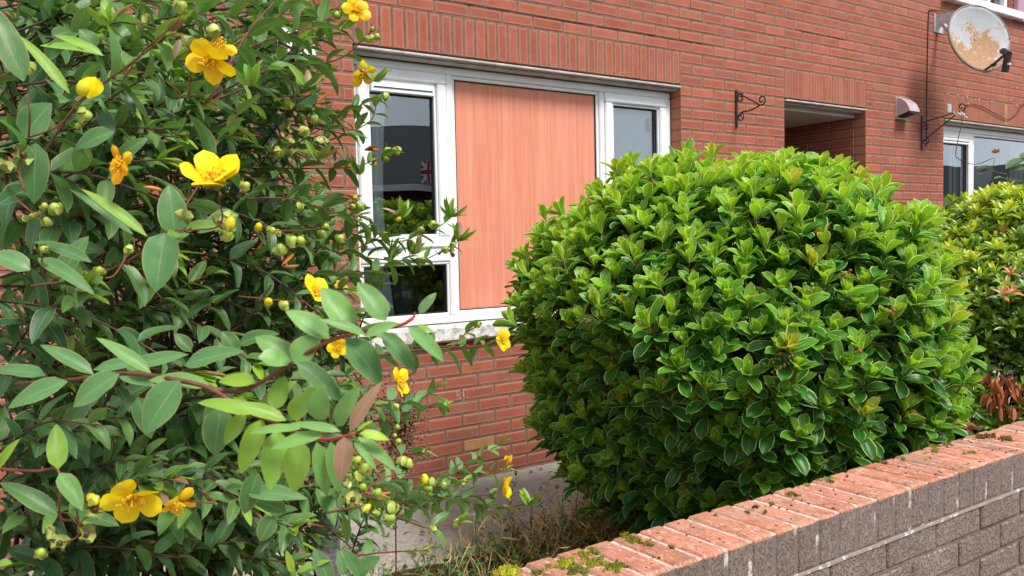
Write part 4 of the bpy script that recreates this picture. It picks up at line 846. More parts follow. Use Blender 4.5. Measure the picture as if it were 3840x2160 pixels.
# [u, v, depth, px radius, kind]
caps = [(213, 290, .95, 19, 'cap'), (196, 316, .95, 9, 'cap'), (60, 388, .95, 22, 'open'), (40, 140, .92, 17, 'cap'), (70, 172, .92, 18, 'cap'), (10, 418, .95, 22, 'open'), (140, 525, .92, 17, 'cap'), (112, 520, .92, 11, 'cap'), (82, 545, .92, 19, 'open'), (118, 558, .92, 13, 'cap'),
 (110, 628, .90, 14, 'cap'), (250, 682, .92, 14, 'cap'), (325, 628, .95, 12, 'cap'), (455, 18, .98, 18, 'cap'), (362, 55, .98, 20, 'open'), (475, 110, 1.02, 18, 'open'), (538, 78, 1.02, 17, 'cap'), (510, 108, 1.02, 14, 'cap'), (725, 262, 1.5, 15, 'cap'), (720, 325, 1.5, 16, 'open'), (766, 330, 1.5, 14, 'cap'), (790, 300, 1.55, 13, 'cap'), (760, 295, 1.55, 9, 'cap'), (809, 350, 1.5, 15, 'open'),
 (702, 385, 1.5, 16, 'cap'), (722, 382, 1.5, 16, 'open'), (733, 356, 1.5, 8, 'cap'), (617, 468, 1.0, 13, 'cap'), (575, 545, .92, 15, 'cap'), (555, 560, .9, 20, 'open'), (578, 565, .88, 18, 'yellow'), (570, 590, .92, 18, 'cap'), (463, 545, .92, 19, 'open'), (700, 585, 1.3, 9, 'cap'), (650, 572, 1.2, 13, 'yellow'), (682, 580, 1.2, 12, 'cap'), (735, 607, 1.2, 16, 'cap'), (757, 605, 1.2, 14, 'cap'), (705, 628, 1.2, 16, 'cap'),
 (752, 518, 1.5, 11, 'cap'), (822, 570, 1.5, 11, 'cap'), (812, 588, 1.5, 12, 'cap'), (855, 600, 1.55, 12, 'cap'), (888, 520, 1.6, 11, 'cap'), (895, 500, 1.6, 10, 'cap'), (908, 520, 1.6, 12, 'cap'), (975, 382, 1.8, 13, 'cap'), (998, 380, 1.8, 12, 'cap'), (970, 398, 1.8, 10, 'cap'), (942, 402, 1.8, 11, 'open'), (970, 243, 1.75, 11, 'cap'), (936, 98, 1.6, 10, 'cap'), (948, 92, 1.6, 9, 'cap'), (925, 98, 1.6, 9, 'cap'), (936, 73, 1.6, 8, 'cap'), (848, 36, 1.5, 12, 'cap'),
 (1065, 655, 1.9, 10, 'cap'), (1090, 566, 1.9, 12, 'cap'), (1002, 552, 1.9, 9, 'yellow'), (1120, 628, 1.9, 10, 'cap'), (1138, 632, 1.9, 12, 'open'), (1140, 616, 1.9, 9, 'cap'), (1060, 577, 1.9, 8, 'cap'), (1202, 816, 1.6, 9, 'cap'), (1118, 1020, 1.6, 8, 'cap'), (1062, 1135, 1.5, 8, 'cap'), (1000, 1075, 1.4, 9, 'cap'), (993, 1095, 1.4, 7, 'cap'), (1002, 1110, 1.4, 9, 'cap'), (995, 1025, 1.4, 10, 'cap'),
 (1012, 1160, 1.3, 14, 'cap'), (1027, 1165, 1.3, 13, 'cap'), (1018, 1178, 1.3, 12, 'open'), (898, 1158, 1.05, 14, 'cap'), (918, 1178, 1.05, 15, 'cap'), (903, 1197, 1.05, 15, 'cap'), (875, 1210, 1.0, 16, 'open'), (912, 1225, 1.05, 13, 'cap'), (888, 1255, 1.0, 18, 'open'), (950, 1240, 1.1, 14, 'cap'), (1068, 1207, 1.35, 15, 'yellow'), (1086, 1212, 1.35, 12, 'cap'), (1078, 1228, 1.35, 12, 'cap'), (985, 1276, 1.1, 17, 'cap'), (948, 1290, 1.1, 11, 'cap'), (980, 1303, 1.1, 17, 'cap'), (922, 1278, 1.05, 12, 'yellow'), (1116, 1220, 1.45, 9, 'cap'), (1165, 1214, 1.5, 9, 'cap'),
 (1150, 1314, 1.4, 10, 'cap'), (1090, 1330, 1.4, 9, 'cap'), (1240, 1248, 1.7, 10, 'open'), (675, 760, 1.15, 15, 'yellow'), (715, 768, 1.15, 13, 'cap'), (233, 1256, .84, 18, 'yellow'), (240, 1280, .84, 22, 'open'), (127, 1342, .84, 19, 'open'), (150, 1365, .84, 20, 'open'), (218, 1342, .84, 21, 'open'), (103, 1392, .84, 15, 'cap'), (195, 1334, .84, 9, 'cap'), (785, 1338, 1.0, 15, 'open'), (815, 1325, 1.0, 11, 'cap'), (630, 50, 1.1, 15, 'yellow'), (652, 42, 1.15, 17, 'yellow'), (5, 140, .92, 16, 'yellow'), (1045, 775, .69, 18, 'cap'), (1043, 758, .69, 13, 'cap'), (1040, 795, .69, 15, 'cap'), (690, 1272, 1.2, 9, 'cap')]
for q in caps: capsule(*q)
FL = [flower(540, 468, .86, .074, (.12, .72, .6), 0, label='large fully open bright yellow flower', cup=.72),
 flower(533, 148, 1.0, .062, (-.1, -.75, .65), .45, label='nodding flower with long drooping petals'), flower(552, 112, 1.03, .045, (.3, .2, .9), .7, petals=[20, 80, 150]),
 flower(310, 415, .98, .050, (-.3, .1, .9), 1.0, label='withered orange flower'), flower(335, 1246, .84, .060, (.25, -.55, .8), .25, label='open golden flower with tattered petals'), flower(447, 1262, .9, .046, (.2, -.6, .7), .85, label='withered golden flower'),
 flower(790, 742, 1.2, .060, (.6, .45, .4), .05), flower(895, 28, 1.55, .060, (.4, .3, .6), .75), flower(910, 186, 1.6, .055, (.5, -.2, .5), .55), flower(1000, 962, 1.35, .052, (.75, .1, .25), .1), flower(1262, 855, 1.9, .055, (.6, .1, .5), .3),
 flower(1262, 1228, 1.7, .060, (.92, .1, .15), .05), flower(848, 872, 1.3, .036, (.3, -.3, .8), .2), flower(858, 715, 1.6, .030, (.4, .5, .3), .8), flower(1278, 1150, 1.65, .035, (.7, -.1, .4), .85, petals=[0, 60, 120])]
# yellow bud of two petals
A = Acc(); c = at(222, 222, .95); A.blob(at(212, 222, .95), (.0085, .0085, .0105), (.62, .55, .01), axis=UP * .8 + CR * .3); L2 = Leaves('obovate', 8, 6); L2.add(at(222, 248, .95), UP * .9 + CR * .35, CR * .5 - CF * .8, .026, .0125, (.86, .62, .0), .5, -.35); L2.emit(A); A.build('flower_bud', plain('bud_yellow', (1, 1, 1), .45, .3, usecol=True), hyp, smooth=True)
for u, v, d in [(360, 470, .98), (795, 262, 1.5), (915, 378, 1.75), (708, 668, 1.3), (868, 492, 1.6), (940, 1240, 1.2)]:       # shrivelled orange petals
    A = Acc(); L2 = Leaves('narrow', 6, 3); p = at(u, v, d)
    for k in range(2): L2.add(p, CR * .9 + rng.normal(size=3) * .25 + UP * (.3 if u in (795,) else -.1), rng.normal(size=3), .022 * d, .0045 * d, jit((.42, .14, .04), .2), rng.normal() * .9, 1.1)
    L2.emit(A); A.build('withered_petal', plain('withered_orange', (1, 1, 1), .7, .2, usecol=True), hyp, smooth=True)
for tw in [[(62, 480, .94), (45, 420, .95), (60, 390, .95)], [(30, 490, .94), (75, 530, .92), (100, 545, .92)], [(75, 345, .97), (125, 328, .95), (160, 305, .95), (195, 258, .95), (222, 240, .95)], [(72, 345, .97), (75, 290, .95), (68, 240, .95)], [(0, 195, .92), (40, 175, .92), (65, 165, .92)], [(265, 700, .92), (290, 690, .93), (325, 632, .95)], [(110, 690, .92), (105, 665, .92), (108, 635, .9)], [(110, 690, .92), (140, 702, .92), (155, 695, .92)],
           [(440, 580, .92), (500, 578, .92), (545, 572, .9), (560, 545, .88), (550, 500, .86)], [(310, 200, 1.0), (360, 130, 1.0), (440, 60, .98), (455, 30, .98)], [(475, 240, 1.05), (480, 180, 1.03), (478, 120, 1.02)], [(530, 250, 1.05), (600, 120, 1.1), (640, 60, 1.12), (690, 5, 1.15)], [(645, 630, 1.2), (665, 600, 1.2), (652, 580, 1.2)], [(660, 655, 1.2), (700, 640, 1.2), (755, 608, 1.2)], [(680, 580, 1.2), (740, 580, 1.3), (800, 575, 1.5), (822, 572, 1.5)],
           [(675, 400, 1.5), (700, 350, 1.5), (720, 270, 1.5)], [(680, 400, 1.5), (740, 360, 1.5), (790, 320, 1.5), (770, 300, 1.5)], [(860, 1250, 1.0), (905, 1240, 1.05), (950, 1210, 1.1), (985, 1196, 1.15), (1040, 1190, 1.3), (1070, 1203, 1.35)], [(905, 1245, 1.05), (950, 1258, 1.1), (985, 1300, 1.1)], [(275, 1285, .84), (245, 1282, .84), (200, 1318, .84), (195, 1350, .84), (160, 1365, .84)], [(200, 1318, .84), (195, 1280, .84), (232, 1262, .84)], [(500, 1230, 1.0), (540, 1265, .95), (450, 1255, .9)],
           [(600, 745, 1.2), (700, 755, 1.2), (770, 760, 1.2), (790, 745, 1.2)], [(1040, 800, .69), (1044, 785, .69)], [(760, 1330, 1.0), (785, 1320, 1.0), (815, 1325, 1.0)]]: twig(tw)

# explicit long sprays reaching out to the right
sprays = [([(600, 130, 1.3), (680, 98, 1.4), (789, 66, 1.5), (860, 20, 1.6), (880, -10, 1.6)], .05, .045), ([(600, 215, 1.4), (682, 172, 1.45), (812, 159, 1.55), (870, 139, 1.6), (909, 104, 1.6), (935, 78, 1.6)], .048, .045),
 ([(540, 250, 1.4), (624, 220, 1.45), (731, 191, 1.5), (800, 185, 1.6), (850, 200, 1.65)], .046, .04), ([(585, 240, 1.5), (680, 243, 1.55), (773, 241, 1.6), (800, 238, 1.62)], .045, .04), ([(760, 300, 1.6), (844, 282, 1.65), (883, 275, 1.7), (925, 256, 1.75), (965, 246, 1.75)], .042, .035),
 ([(650, 400, 1.6), (760, 375, 1.6), (828, 353, 1.65), (900, 324, 1.7), (935, 300, 1.75), (945, 270, 1.75)], .042, .035), ([(634, 421, 1.5), (760, 424, 1.6), (874, 421, 1.7), (922, 411, 1.75), (975, 385, 1.8)], .045, .038), ([(600, 500, 1.4), (720, 500, 1.5), (830, 530, 1.6), (905, 560, 1.7), (960, 590, 1.8)], .045, .04),
 ([(700, 560, 1.5), (858, 582, 1.7), (933, 600, 1.8), (1008, 607, 1.85), (1053, 590, 1.9), (1100, 572, 1.9), (1135, 548, 1.9)], .042, .034), ([(700, 625, 1.5), (858, 635, 1.7), (933, 650, 1.8), (1053, 655, 1.85), (1110, 632, 1.9), (1150, 608, 1.9)], .042, .034), ([(860, 640, 1.8), (930, 610, 1.85), (985, 575, 1.9), (1008, 548, 1.9)], .04, .034),
 ([(760, 690, 1.5), (860, 690, 1.6), (940, 680, 1.7), (1000, 660, 1.8), (1040, 640, 1.85)], .045, .036), ([(1000, 870, 1.5), (1090, 872, 1.6), (1190, 872, 1.75), (1240, 862, 1.9)], .040, .06), ([(900, 900, 1.4), (1050, 880, 1.5), (1130, 875, 1.55), (1170, 840, 1.6), (1200, 820, 1.6)], .045, .06),
 ([(960, 1005, 1.4), (1044, 1018, 1.5), (1090, 1024, 1.55), (1117, 1022, 1.6)], .036, .04), ([(940, 1060, 1.5), (985, 1050, 1.55), (1025, 1030, 1.6), (1080, 990, 1.6), (1100, 975, 1.6)], .036, .035), ([(985, 1090, 1.5), (1020, 1140, 1.5), (1065, 1137, 1.5)], .03, .05),
 ([(940, 1224, 1.2), (988, 1210, 1.3), (1048, 1203, 1.4), (1111, 1224, 1.45), (1165, 1214, 1.5)], .030, .035), ([(900, 1245, 1.2), (991, 1249, 1.4), (1110, 1248, 1.55), (1200, 1247, 1.65), (1245, 1240, 1.7)], .040, .045), ([(960, 1235, 1.3), (1065, 1249, 1.45), (1174, 1262, 1.6), (1245, 1278, 1.7), (1326, 1268, 1.75)], .034, .022), ([(990, 1262, 1.3), (1065, 1275, 1.4), (1110, 1262, 1.5)], .04, .04),
 ([(1040, 1240, 1.45), (1107, 1213, 1.5), (1167, 1175, 1.55), (1217, 1140, 1.6), (1262, 1116, 1.6)], .030, .020), ([(1100, 1215, 1.5), (1150, 1190, 1.55), (1230, 1190, 1.6), (1275, 1180, 1.62)], .030, .022), ([(950, 1290, 1.3), (1016, 1308, 1.35), (1079, 1328, 1.4), (1145, 1315, 1.4)], .042, .06), ([(820, 1290, 1.1), (900, 1275, 1.15), (960, 1270, 1.2), (1010, 1285, 1.25)], .04, .04),
 ([(880, 1400, 1.3), (960, 1390, 1.35), (1060, 1385, 1.4)], .03, .1), ([(440, 560, 1.1), (520, 430, 1.15), (560, 330, 1.2), (640, 250, 1.3)], .05, .04), ([(100, 400, 1.1), (200, 260, 1.1), (330, 160, 1.1), (420, 90, 1.05)], .055, .045), ([(80, 720, 1.1), (250, 690, 1.1), (420, 600, 1.0), (480, 575, .95)], .058, .05), ([(560, 130, 1.2), (700, 40, 1.35), (760, -20, 1.4)], .05, .045)]
for pts, Ll, sp in sprays:
    P = curve([at(*p) for p in pts], 26); leafy(P, Ll * 1.22, sp, tip='leaf' if rng.random() < .6 or Ll < .036 else None, skip=.02, r=(.0019, .001), young=.8, wr=.38 if Ll > .036 else .46, droop=.3, col=MID if Ll > .036 else (.10, .235, .085))
for u, v, d in [(1135, 545, 1.9), (1152, 606, 1.9), (1008, 545, 1.9), (1045, 640, 1.9), (766, 215, 1.4), (440, 150, 1.1), (280, 60, 1.0), (630, 215, 1.2), (1328, 1268, 1.75), (940, 205, 1.6), (905, 440, 1.7), (795, 400, 1.5)]:
    p = at(u, v, d)
    for k in range(6):
        s_ = CR * rng.normal() * .7 + UP * (.5 + .6 * rng.random()) - CF * rng.normal() * .3; HA.add(p, s_, np.cross(s_, CF) * rng.choice([-1, 1]) * .6 - CF * .7, (.030 + .014 * rng.random()) * (1 if u > 600 else .9) * d ** .25, .006 + .003 * rng.random(), jit([LIM2, LIM2, PINK, YOUNG][k % 4], .12), .3, .45)

# the body of the shrub: shoots fill a rounded volume behind the near sprays
poly = [(-60, -40), (820, -40), (880, 60), (860, 160), (880, 300), (900, 420), (960, 560), (1020, 640), (960, 760), (930, 840), (980, 900), (960, 1020), (955, 1130), (1000, 1220), (970, 1320), (900, 1480), (-60, 1480)]
def inside(x, y):
    c = False; j = len(poly) - 1
    for i in range(len(poly)):
        (xi, yi), (xj, yj) = poly[i], poly[j]
        if (yi > y) != (yj > y) and x < (xj - xi) * (y - yi) / (yj - yi) + xi: c = not c
        j = i
    return c
root = np.array([-3.95, -1.9, 0.0]); ns_ = 0
while ns_ < NSHOOT:
    u = rng.uniform(-80, 1000); v = rng.uniform(-60, 1500)
    if not inside(u, v): continue
    sparse = u > 520 and v < 740
    if sparse and rng.random() < .15 + .35 * (u > 700): continue
    if u > 600 and v < 420 and rng.random() < .55: continue
    dfr = 1.02 + .55 * max(0, u) / 900; lay = rng.random(); d = dfr + .12 + (1.0 if not sparse else .75) * lay ** 1.25
    p = at(u, v, d)
    if p[2] < .08: continue
    ang = rng.normal() * .42 + .22; dr = CR * math.cos(ang) * (1 if rng.random() < .9 else -.7) + UP * math.sin(ang) - CF * rng.normal() * .45; dr = nrm(dr); Ls = rng.uniform(.14, .30)
    q = p + dr * Ls * .5 + UP * .015; e = p + dr * Ls - UP * .03 * rng.random()
    if e[2] < .05: continue
    ue, ve, _ = px(e)
    if not inside(ue, ve): continue
    cc = np.array(MAT_) * (.85 + .7 * rng.random()) if rng.random() < .66 else np.array(MID) * (1 + .5 * rng.random())
    leafy(curve([p, q, e], 8), rng.uniform(.052, .076), rng.uniform(.028, .036), col=cc, wr=.37, tip='leaf' if rng.random() < .35 else None, skip=0, scol=(DKB, BROWN), young=.5)
    if ns_ % 7 == 0:
        b = root + np.array([rng.normal() * .22, rng.normal() * .18, 0]); mid = (b + p) / 2 + UP * .18; C = curve([b, mid, p], 14); ST.tube(C, [.006, .0045, .0018], 5, np.array([DKB, DKB, BROWN]), cap=False)
    ns_ += 1
for _ in range(60):                                            # bare dark inner twigs
    u = rng.uniform(-60, 560); v = rng.uniform(0, 1450); a_ = at(u, v, 1.5 + rng.random() * .8)
    if a_[2] < .1: continue
    b_ = a_ + CR * rng.uniform(.12, .3) + UP * rng.normal() * .12 + CF * rng.normal() * .1; ST.tube(curve([a_, (a_ + b_) / 2 + UP * rng.normal() * .03, b_], 8), [.003, .0015], 4, jit(DKB if rng.random() < .5 else BROWN, .2), cap=False)
for c_, r_, k_, ax_ in CAPS[:100]: capsule_obj(c_, r_, k_, ax_)
if len(CAPS) > 100: print('capsules over 100:', len(CAPS))
A = Acc(); HA.emit(A); SEP.emit(A); print('hyp leaves', len(HA.k)); A.build('foliage', M_HYP, hyp, smooth=True)
ST.build('stem', M_STEM, hyp, smooth=True)
# ---------------------------------------------------------------- rounded glossy evergreen (centre right)
M_SKI = leaf_mat('glossy_leaf_pale_edge', rim=(.62, .72, .32), rimw=.08, rough=.36, spec=.32, trans=.30, vein=(.26, .38, .12), veinf=.45, veinw=.03, back=(1.9, 1.5, 1.5), bumpd=.001)
M_SKI_ = M_SKI
ski = thing('evergreen_shrub', 'large rounded glossy evergreen shrub with pale edged leaves behind the garden wall', 'shrub', (-1.43, -1.66, 0))
SC = np.array([-1.47, -1.70, .985]); SR = np.array([.825, .82, .635])
def lump(th, ph): return 1 + .045 * math.sin(3 * th + 1) + .035 * math.sin(5 * th + 2.2 + 3 * ph) + .03 * math.sin(7 * ph + 2 * th)
def ski_pt(th, ph, s=1.0):
    cz = math.sin(ph); cx = math.cos(ph); p_ = .82
    r = lump(th, ph) * s
    if cz < 0: cz *= 1.45; cx *= 1 - .13 * abs(cz)
    return SC + SR * r * np.array([abs(cx) ** p_ * math.cos(th), abs(cx) ** p_ * math.sin(th), math.copysign(abs(cz) ** .9, cz)])
LV = Leaves('obovate', 6, 4); SS = Acc()
def rosette(LV, p, ax, n, L, W, inner, outer, out0=.35, out1=1.25, jitn=.12):
    x = nrm(np.cross(ax, [.31, .47, .83])); y = np.cross(ax, x); ph = rng.random() * 6.28
    for k in range(n):
        f = k / max(1, n - 1); t = ph + k * 2.4 + rng.normal() * .15; th = out0 + (out1 - out0) * f + rng.normal() * jitn; r = x * math.cos(t) + y * math.sin(t)
        Lk = L * (.72 + .38 * f) * (.9 + .2 * rng.random()); col = np.array(inner) * (1 - f) + np.array(outer) * f
        LV.add(p + ax * (1 - f) * L * .12, ax * math.cos(th) + r * math.sin(th), ax * math.sin(th) - r * math.cos(th), Lk, W * (.8 + .3 * f) * (.92 + .16 * rng.random()), jit(col, .09), .35 + .3 * rng.random(), .32 + .2 * rng.random(), rng.normal() * .12)
pts = []; tries = 0
while tries < 30000 and len(pts) < NROS:
    tries += 1; th = rng.random() * 6.283; ph = math.asin(rng.uniform(-.92, 1)); s = 1.0 if rng.random() < .72 else rng.uniform(.80, .93); s *= 1 + rng.normal() * .032
    p = ski_pt(th, ph, s)
    if p[1] < -2.72 or p[2] < .10: continue
    mind = .070 if s > .95 else .092
    if any((p[0] - q[0]) ** 2 + (p[1] - q[1]) ** 2 + (p[2] - q[2]) ** 2 < mind * mind for q in pts): continue
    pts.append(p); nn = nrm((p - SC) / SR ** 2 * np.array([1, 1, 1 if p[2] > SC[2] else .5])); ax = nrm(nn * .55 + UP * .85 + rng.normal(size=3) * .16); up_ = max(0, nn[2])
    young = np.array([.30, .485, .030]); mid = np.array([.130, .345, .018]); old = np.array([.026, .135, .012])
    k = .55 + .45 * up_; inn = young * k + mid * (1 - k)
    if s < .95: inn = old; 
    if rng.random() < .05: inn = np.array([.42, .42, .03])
    if rng.random() < .05: p = p + nn * .035; ax = nrm(ax + rng.normal(size=3) * .3)
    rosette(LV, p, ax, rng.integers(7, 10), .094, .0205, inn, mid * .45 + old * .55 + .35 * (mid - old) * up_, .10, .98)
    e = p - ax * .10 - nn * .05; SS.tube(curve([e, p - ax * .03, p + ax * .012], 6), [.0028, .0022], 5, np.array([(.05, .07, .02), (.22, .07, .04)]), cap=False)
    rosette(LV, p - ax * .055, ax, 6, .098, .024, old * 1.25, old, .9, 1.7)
print('rosettes', len(pts), len(LV.k))
for _ in range(70):
    th = rng.random() * 6.283; ph = rng.uniform(-.6, 1.4); p = ski_pt(th, ph, .9)
    if p[1] < -2.7: continue
    b = np.array([SC[0] + rng.normal() * .10, SC[1] + rng.normal() * .10, 0]); SS.tube(curve([b, (b + p) / 2 - UP * .03, p], 10), [.014, .009, .004], 6, (.055, .04, .025), cap=False)
A = Acc(); LV.emit(A); A.build('foliage', M_SKI, ski, smooth=True); SS.build('stem', M_STEM, ski, smooth=True)
def hit(u, v, s=1.0):
    r = CF + CR * (u * K - 1920) / F_PX + CU * (1080 - v * K) / F_PX; a = np.sum((r / (SR * s)) ** 2); o = (CAM - SC) / (SR * s); b = np.sum(o * r / (SR * s)); c = o @ o - 1; D = b * b - a * c
    return CAM + r * ((-b - math.sqrt(D)) / a if D > 0 else 3.3)
M_BER = plain('berry', (1, 1, 1), .25, .5, usecol=True)
for u, v, n, col in [(1955, 928, 16, (.36, .26, .07)), (1975, 882, 14, (.34, .24, .06)), (2130, 686, 9, (.24, .10, .03)), (2038, 725, 9, (.25, .24, .05)), (1480, 806, 8, (.30, .20, .05)), (2243, 782, 8, (.50, .12, .06)), (1745, 1205, 12, (.32, .27, .06)), (1722, 1222, 10, (.28, .24, .06)), (1908, 1217, 10, (.42, .22, .09)), (1797, 1250, 7, (.50, .015, .02)), (2160, 880, 2, (.5, .02, .02)), (1350, 795, 4, (.3, .26, .06))]:
    p = hit(u, v, 1.13); A = Acc()
    for k in range(n):
        q = p + rng.normal(size=3) * .010 * (n / 12) ** .5; A.blob(q, .0042 + .0012 * rng.random(), jit(col, .2), nu=8, nv=6); A.tube([q, p - nrm(p - SC) * .03], .0007, 3, (.2, .12, .04), cap=False)
    o = A.build('berry_cluster', M_BER, ski, smooth=True)
    if col == (.50, .015, .02): o['label'] = 'cluster of bright red berries'

# ---------------------------------------------------------------- yellow-green narrow leaved shrub (far right)
M_PIE = leaf_mat('narrow_glossy_leaf', rim=(.30, .38, .08), rimw=.04, rough=.33, spec=.5, trans=.2, vein=(.25, .35, .1), veinf=.35, veinw=.05, back=(1.2, 1.2, .9))
pie = thing('narrow_leaved_shrub', 'narrow leaved yellow green shrub with a dead brown patch at the right edge', 'shrub', (1.7, -1.75, 0))
PC = np.array([1.40, -1.55, .70]); PR = np.array([1.20, .95, .86]); LP = Leaves('narrow', 5, 2); PS = Acc(); DEAD = Leaves('narrow', 6, 2)
cnt = 0; t_ = 0; pq = []; grid = {}; deadc = at(2528, 985, 4.75)
while cnt < NPIE and t_ < 60000:
    t_ += 1; th = rng.random() * 6.283; ph = math.asin(rng.uniform(-.8, 1)); s = (1 if rng.random() < .6 else rng.uniform(.78, .93)) * (1 + rng.normal() * .03) * (1 + .05 * math.sin(4 * th) + .04 * math.sin(9 * ph + 3 * th))
    p = PC + PR * s * np.array([math.cos(ph) * math.cos(th), math.cos(ph) * math.sin(th), math.sin(ph)])
    if p[1] < -2.7 or p[2] < .1 or p[1] > -.15 or p[0] > 2.7: continue
    uu, vv, dd = px(p)
    gk = tuple(int(math.floor(c / .052)) for c in p)
    if any((p[0] - q[0]) ** 2 + (p[1] - q[1]) ** 2 + (p[2] - q[2]) ** 2 < .0027 for i in (-1, 0, 1) for j in (-1, 0, 1) for k in (-1, 0, 1) for q in grid.get((gk[0] + i, gk[1] + j, gk[2] + k), ())): continue
    if nrm((p - PC) / PR ** 2) @ nrm(CAM - p) < -.02: continue
    pq.append(p); grid.setdefault(gk, []).append(p); nn = nrm((p - PC) / PR ** 2); ax = nrm(nn * .6 + UP * .7 + rng.normal(size=3) * .22); cnt += 1; up_ = np.clip((p[2] - .75) / .75, 0, 1)
    if abs(uu - 2522) < 42 and abs(vv - 985) < 62 and p[1] < PC[1]: continue
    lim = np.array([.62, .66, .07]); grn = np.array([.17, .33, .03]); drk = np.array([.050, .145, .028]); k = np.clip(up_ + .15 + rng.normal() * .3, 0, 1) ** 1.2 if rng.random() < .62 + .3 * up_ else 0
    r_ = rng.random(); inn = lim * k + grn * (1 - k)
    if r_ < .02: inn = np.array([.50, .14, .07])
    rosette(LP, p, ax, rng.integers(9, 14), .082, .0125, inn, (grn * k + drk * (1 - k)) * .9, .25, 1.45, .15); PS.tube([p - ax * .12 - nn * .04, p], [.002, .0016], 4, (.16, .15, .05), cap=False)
for u, v, c in [(2522, 742, (.55, .17, .09)), (2545, 738, (.55, .17, .09)), (2540, 690, (.5, .16, .09)), (2360, 800, (.3, .4, .05)), (2440, 1080, (.42, .02, .05))]:
    p = aty(u, v, -2.35 if v > 700 else -2.2); rosette(LP, p, nrm(UP * .6 - CF * .4), 8, .05, .007, c, c, .5, 1.5)
p = PC
for u, v, n in [(2490, 945, 2), (2512, 955, 3), (2540, 950, 3), (2555, 970, 3), (2500, 1010, 3), (2535, 1015, 3), (2520, 985, 3), (2475, 985, 2), (2565, 1010, 2)]:
    p = aty(u, v, -2.5); 
    for k in range(n * 3):
        a = -UP + rng.normal(size=3) * .45; DEAD.add(p + rng.normal(size=3) * .015, a, rng.normal(size=3), .060, .0095, jit((.27, .085, .035), .2), .3, .5)
for _ in range(60):
    th = rng.random() * 6.283; ph = rng.uniform(-.3, 1.3); p = PC + PR * .88 * np.array([math.cos(ph) * math.cos(th), math.cos(ph) * math.sin(th), math.sin(ph)])
    if p[1] < -2.7 or p[1] > -.2: continue
    b = np.array([PC[0] + rng.normal() * .3, PC[1] + rng.normal() * .15, 0]); PS.tube(curve([b, (b + p) / 2, p], 8), [.012, .007, .003], 5, (.07, .05, .03), cap=False)
print('pieris', cnt, t_)
A = Acc(); LP.emit(A); A.build('foliage', M_PIE, pie, smooth=True); PS.build('stem', M_STEM, pie, smooth=True)
A = Acc(); DEAD.emit(A); d_ = A.build('dead_foliage', leaf_mat('dead_brown_leaf', rough=.6, spec=.3, trans=.15, vein=(.2, .07, .03), back=(1.1, 1.1, 1.1)), pie, smooth=True); d_['label'] = 'drooping patch of dead brown leaves'
# climbing rose stem in front of the far window
ro = thing('rose_bush', 'thin rose stem with one fading peach bloom in front of the far right window', 'rose', (3.5, -.75, 0))
yr = -.75; RS = Acc(); b0 = aty(2545, 520, yr); b0g = np.array([b0[0], b0[1], 0]); P = curve([b0g, b0, aty(2556, 480, yr), aty(2590, 430, yr), aty(2620, 405, yr)], 24); RS.tube(P, [.006, .004, .003], 6, (.05, .09, .03)); RS.tube(curve([b0, aty(2520, 500, yr), aty(2518, 470, yr), aty(2535, 440, yr), aty(2500, 430, yr), aty(2503, 395, yr)], 20), [.004, .0025], 6, (.08, .14, .04)); RS.build('stem', M_STEM, ro, smooth=True)
LR = Leaves('ovate', 7, 4)
for u0, v0, u1, v1, w_ in [(2530, 425, 2590, 400, 24), (2540, 430, 2600, 432, 26), (2500, 432, 2455, 425, 16), (2490, 430, 2462, 440, 14), (2535, 455, 2500, 450, 16), (2540, 455, 2590, 475, 30), (2545, 465, 2560, 500, 26), (2520, 475, 2490, 470, 14), (2520, 490, 2555, 510, 26), (2518, 500, 2500, 530, 20), (2530, 510, 2560, 545, 28), (2556, 470, 2600, 500, 30), (2565, 400, 2600, 385, 20)]:
    b = aty(u0, v0, yr); t = aty(u1, v1, yr - .02); a = t - b; LR.add(b, a, nrm(CAM - b) * .6 + UP * .7, np.linalg.norm(a), w_ * K / F_PX * 8.1 * .5, jit((.045, .115, .045), .15), .5, .3)
A = Acc(); LR.emit(A); A.build('foliage', M_HYP, ro, smooth=True)
A = Acc(); L3 = Leaves('obovate', 5, 4); fc = aty(2505, 386, yr)
for k in range(12):
    t = k * 2.4; r = np.array([math.cos(t), math.sin(t), 0]); lf = 1.2 - k * .07; L3.add(fc, r * math.cos(lf) + UP * math.sin(lf), UP * math.cos(lf) - r * math.sin(lf), .045, .016, jit([(.7, .35, .2), (.75, .5, .3), (.6, .12, .06)][k % 3], .1), .5, -.2)
L3.emit(A); A.build('bloom', plain('peach_petal', (1, 1, 1), .5, .3, usecol=True), ro, smooth=True)
# dried flower head behind the yellow shrub
af = thing('dried_flower_head', 'dried brown feathery flower head beside the brick wall under the window', 'dried flower', (-2.70, -1.0, 0)); A = Acc(); c0 = aty(990, 1075, -1.0); c0 = c0 + CR * .02
A.tube(curve([(c0[0] - .03, c0[1], 0), (c0[0] - .02, c0[1], .4), c0 + UP * .1], 12), [.004, .002], 5, (.12, .08, .04)); A.build('stem', M_STEM, af)
A = Acc()
for _ in range(900):
    p = c0 + np.array([rng.normal() * .045, rng.normal() * .045, rng.normal() * .085]); A.blob(p, .0035 + .003 * rng.random(), jit(rng.choice([0, 1, 2]) * np.array([.05, .03, .02]) + np.array([.14, .08, .05]), .25), nu=5, nv=4)
    if _ % 4 == 0: A.tube([p, c0 + (p - c0) * .3 - UP * .05], .0009, 3, (.13, .07, .04), cap=False)
A.build('seed_head', plain('dry_seed', (1, 1, 1), .9, .1, usecol=True), af)
A = Acc(); G = Leaves('ovate', 4, 2)
